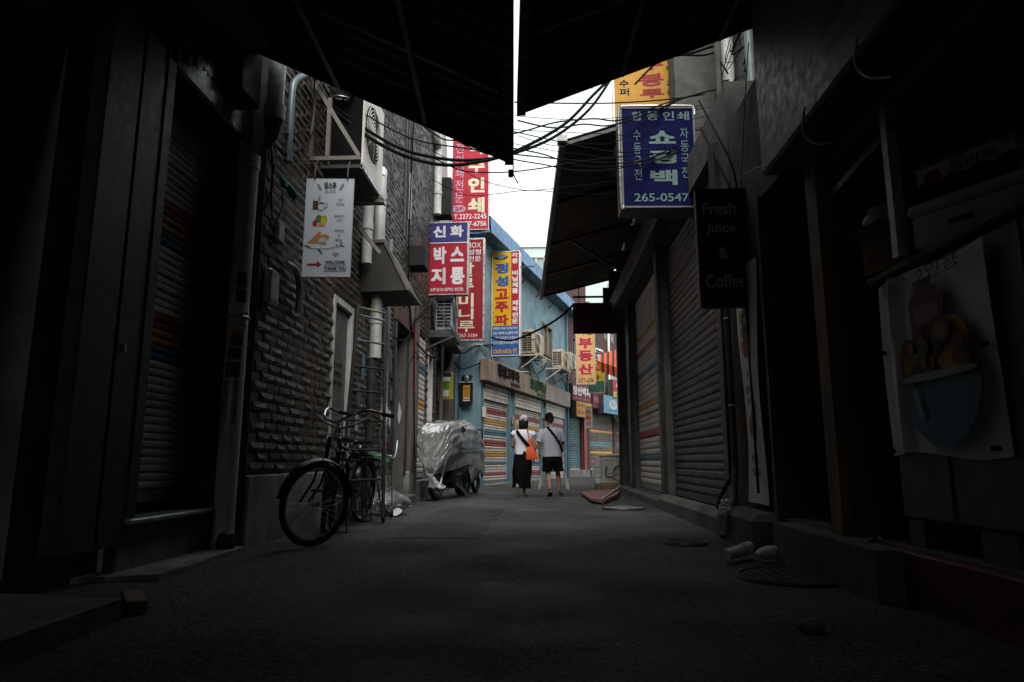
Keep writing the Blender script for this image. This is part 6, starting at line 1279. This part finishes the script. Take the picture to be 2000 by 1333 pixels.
shoe(mn,(-.10,-.13,.145),(-.11,.0,.085),tilt=1); shoe(mn,(.14,.12,.095),(.21,.23,.095))
part('wrist_band',MB().torus((-.277,.05,.885),(0,-.2,1),.030,.007,14,6),'black',mn)
for x,rz_,l in ((-.02,12,'pale plastic bag handle loop hanging at the left knee of the person in shorts'),(.50,-12,'pale plastic bag hanging at the right knee of the person in shorts')):
    sg=1 if x>.2 else -1
    solo('carrier_bag',MB().loft([[Vector((x+dx+w2*math.cos(a),15.62+w2*.5*math.sin(a),z)) for a in [k*.785 for k in range(8)]] for dx,w2,z in ((-sg*.02,.012,.52),(0,.028,.40),(sg*.03,.05,.24),(sg*.06,.03,.12))]),'bag_white',l,'bag',smooth=True)

# ============================================================ RIGHT GROUND OBJECTS
t=wthing('ice_machine','white top loading machine with moulded handle slots, beside the dark shutter corner','machine',(1.75,18.4,.15))
part('body',MB().box(1.52,2.15,18.1,18.8,.14,.84,c=.04),'ac_white',t); part('lid',MB().box(1.50,2.17,18.08,18.82,.85,.92,c=.03),'ac_white',t); part('handle_slot',MB().box(1.60,1.80,18.085,18.11,.76,.785,c=.008),'white_paint',t); part('handle_slot',MB().box(1.68,1.92,18.085,18.11,.42,.47,c=.008),'white_paint',t)
part('hose',MB().tube(smooth_path([(1.66,18.07,.62),(1.62,18.05,.48),(1.64,18.04,.36),(1.78,18.04,.33),(1.92,18.05,.42)]),.012,6),'black',t); part('drum_cover',MB().torus((2.0,18.06,.46),(0,1,0),.20,.03,20,6),'white_paint',t,smooth=True)
part('jar',MB().tube([(2.02,18.4,.92),(2.02,18.4,1.06)],.055,12),'white_paint',t)
for i in range(5):
    solo('foam_tray',MB().loft([[(x,y,z+.17+i*.135) for x,z in ((1.33,.12),(1.50,.13),(1.51,.03),(1.40,-.0),(1.36,.05))] for y in (18.12,18.4)]),'foam',('topmost','second','middle','fourth','lowest')[4-i]+' white foam tray of the stack left of the white machine','tray','stacked foam trays')
solo('plinth_box',MB().box(1.46,2.1,17.78,18.06,.0,.155,c=.01).box(1.40,2.15,18.06,18.9,-.02,.13,c=.01),'cardboard','flat brown box under the white machine','box')
solo('chequer_plate',MB().add([(.82,15.6,.07),(.88,13.0,.06),(1.08,12.5,.05),(1.52,14.2,.09),(1.78,16.2,.12),(.82,15.6,.03),(.88,13.0,.02),(1.08,12.5,-.01),(1.52,14.2,.0),(1.78,16.2,.02)],[(0,1,2,3,4),(9,8,7,6,5),(0,5,6,1),(1,6,7,2),(2,7,8,3),(3,8,9,4),(4,9,5,0)]),'wood_red','worn reddish checkered ramp board lying on the asphalt at right','ramp')
solo('steel_bar',MB().bar((1.05,12.55,.07),(1.80,16.3,.16),.03),'galv','grey metal bar lying along the edge of the reddish ramp board','bar')
def disc(name,label,c,r,mt_):
    z=gz(c[0],c[1])
    t=thing(name,label,'manhole',(c[0],c[1],z+.0)); part('ring',MB().torus((0,0,.0),(0,0,1),r,.018,40,6),'dark_metal',t,smooth=True)
    part('cover',MB().tube([(0,0,-.02),(0,0,.008)],r-.02,40),mt_,t)
    q=MB(); n=int(r/.05)
    for i in range(-n,n+1):
        for j in range(-n,n+1):
            x=i*.07;y=j*.07
            if x*x+y*y<(r-.05)**2: q.box(x-.02,x+.02,y-.02,y+.02,.007,.013)
    part('studs',q,mt_,t,kind='stuff'); return t
disc('manhole_cover','pale worn manhole cover on the asphalt before the reddish ramp',(1.30,11.35),.34,'galv')
disc('manhole_cover','large dark manhole cover at the foot of the juice shop step',(1.62,4.72),.34,'dark_metal')
disc('manhole_cover','small dark drain lid on the asphalt by the dark shutter base',(1.32,6.6),.18,'dark_metal')
solo('drain_patch',MB().box(.0,.55,14.2,14.6,-.06,gz(.27,14.4)-.003),'dark_metal','dark rectangular drain lid on the asphalt by the walkers','drain cover')
for (p,q_,l) in (((1.36,5.36,.05),(1.62,5.66,.07),'left of two thick grey pvc pipe stubs on the asphalt at right'),((1.90,5.58,.07),(1.68,5.46,.055),'right of two thick grey pvc pipe stubs, with a rounded end')):
    p=Vector(p);q_=Vector(q_); mb=MB().tube([p,p.lerp(q_,.7),p.lerp(q_,.7),q_],[.043,.043,.05,.05],18)
    if 'rounded' in l: mb.tube([q_,q_+(q_-p).normalized()*.05,q_+(q_-p).normalized()*.09],[.048,.038,.012],18)
    solo('pvc_stub',mb,'pvc',l,'pipe','grey pvc stubs on the ground',smooth=True)
solo('stone',MB().loft([[Vector((1.19+w2*math.cos(a)*(1+.1*math.sin(3*a)),3.27+w2*.7*math.sin(a),z)) for a in [k*.785 for k in range(8)]] for w2,z in ((.05,0),(.06,.015),(.055,.035),(.03,.05))]),'plaster','small squarish stone alone on the dark asphalt at lower right','stone')
solo('paper_scrap',MB().grid(lambda u,v:(1.93+.09*u,4.28+.06*v,.285+.02*math.sin(u*4)*math.cos(v*3)),4,4),'p_white','small crumpled white paper on the step beside the red platform','paper')
solo('wood_block',MB().box(-.05,.05,-.18,.18,0,.06,Matrix.Translation((-2.12,3.62,.0))@Matrix.Rotation(R(35),4,'Z'),.006),'wood','short dark wooden block lying at the end of the left doorstep','block')
lt=MB()
for i in range(230):
    x=random.uniform(-2.3,1.7);y=random.uniform(3.0,18)
    if random.random()<.6: x=random.choice((-1,1))*random.uniform(1.0,2.2)-.25
    s=random.uniform(.004,.016); z=gz(x,y)-.006; a=random.uniform(0,3.14)
    lt.add([(x+s*math.cos(a+k*1.57)*random.uniform(.5,1.3),y+s*math.sin(a+k*1.57),z+random.uniform(0,.008)) for k in range(4)]+[(x,y,z+.012)],[(0,1,4),(1,2,4),(2,3,4),(3,0,4)])
o=solo('litter_scraps',lt,'p_dim','tiny pale scraps and grit scattered over the asphalt','litter'); o['kind']='stuff'
bpy.data.scenes.remove(TS)
bpy.context.view_layer.update()
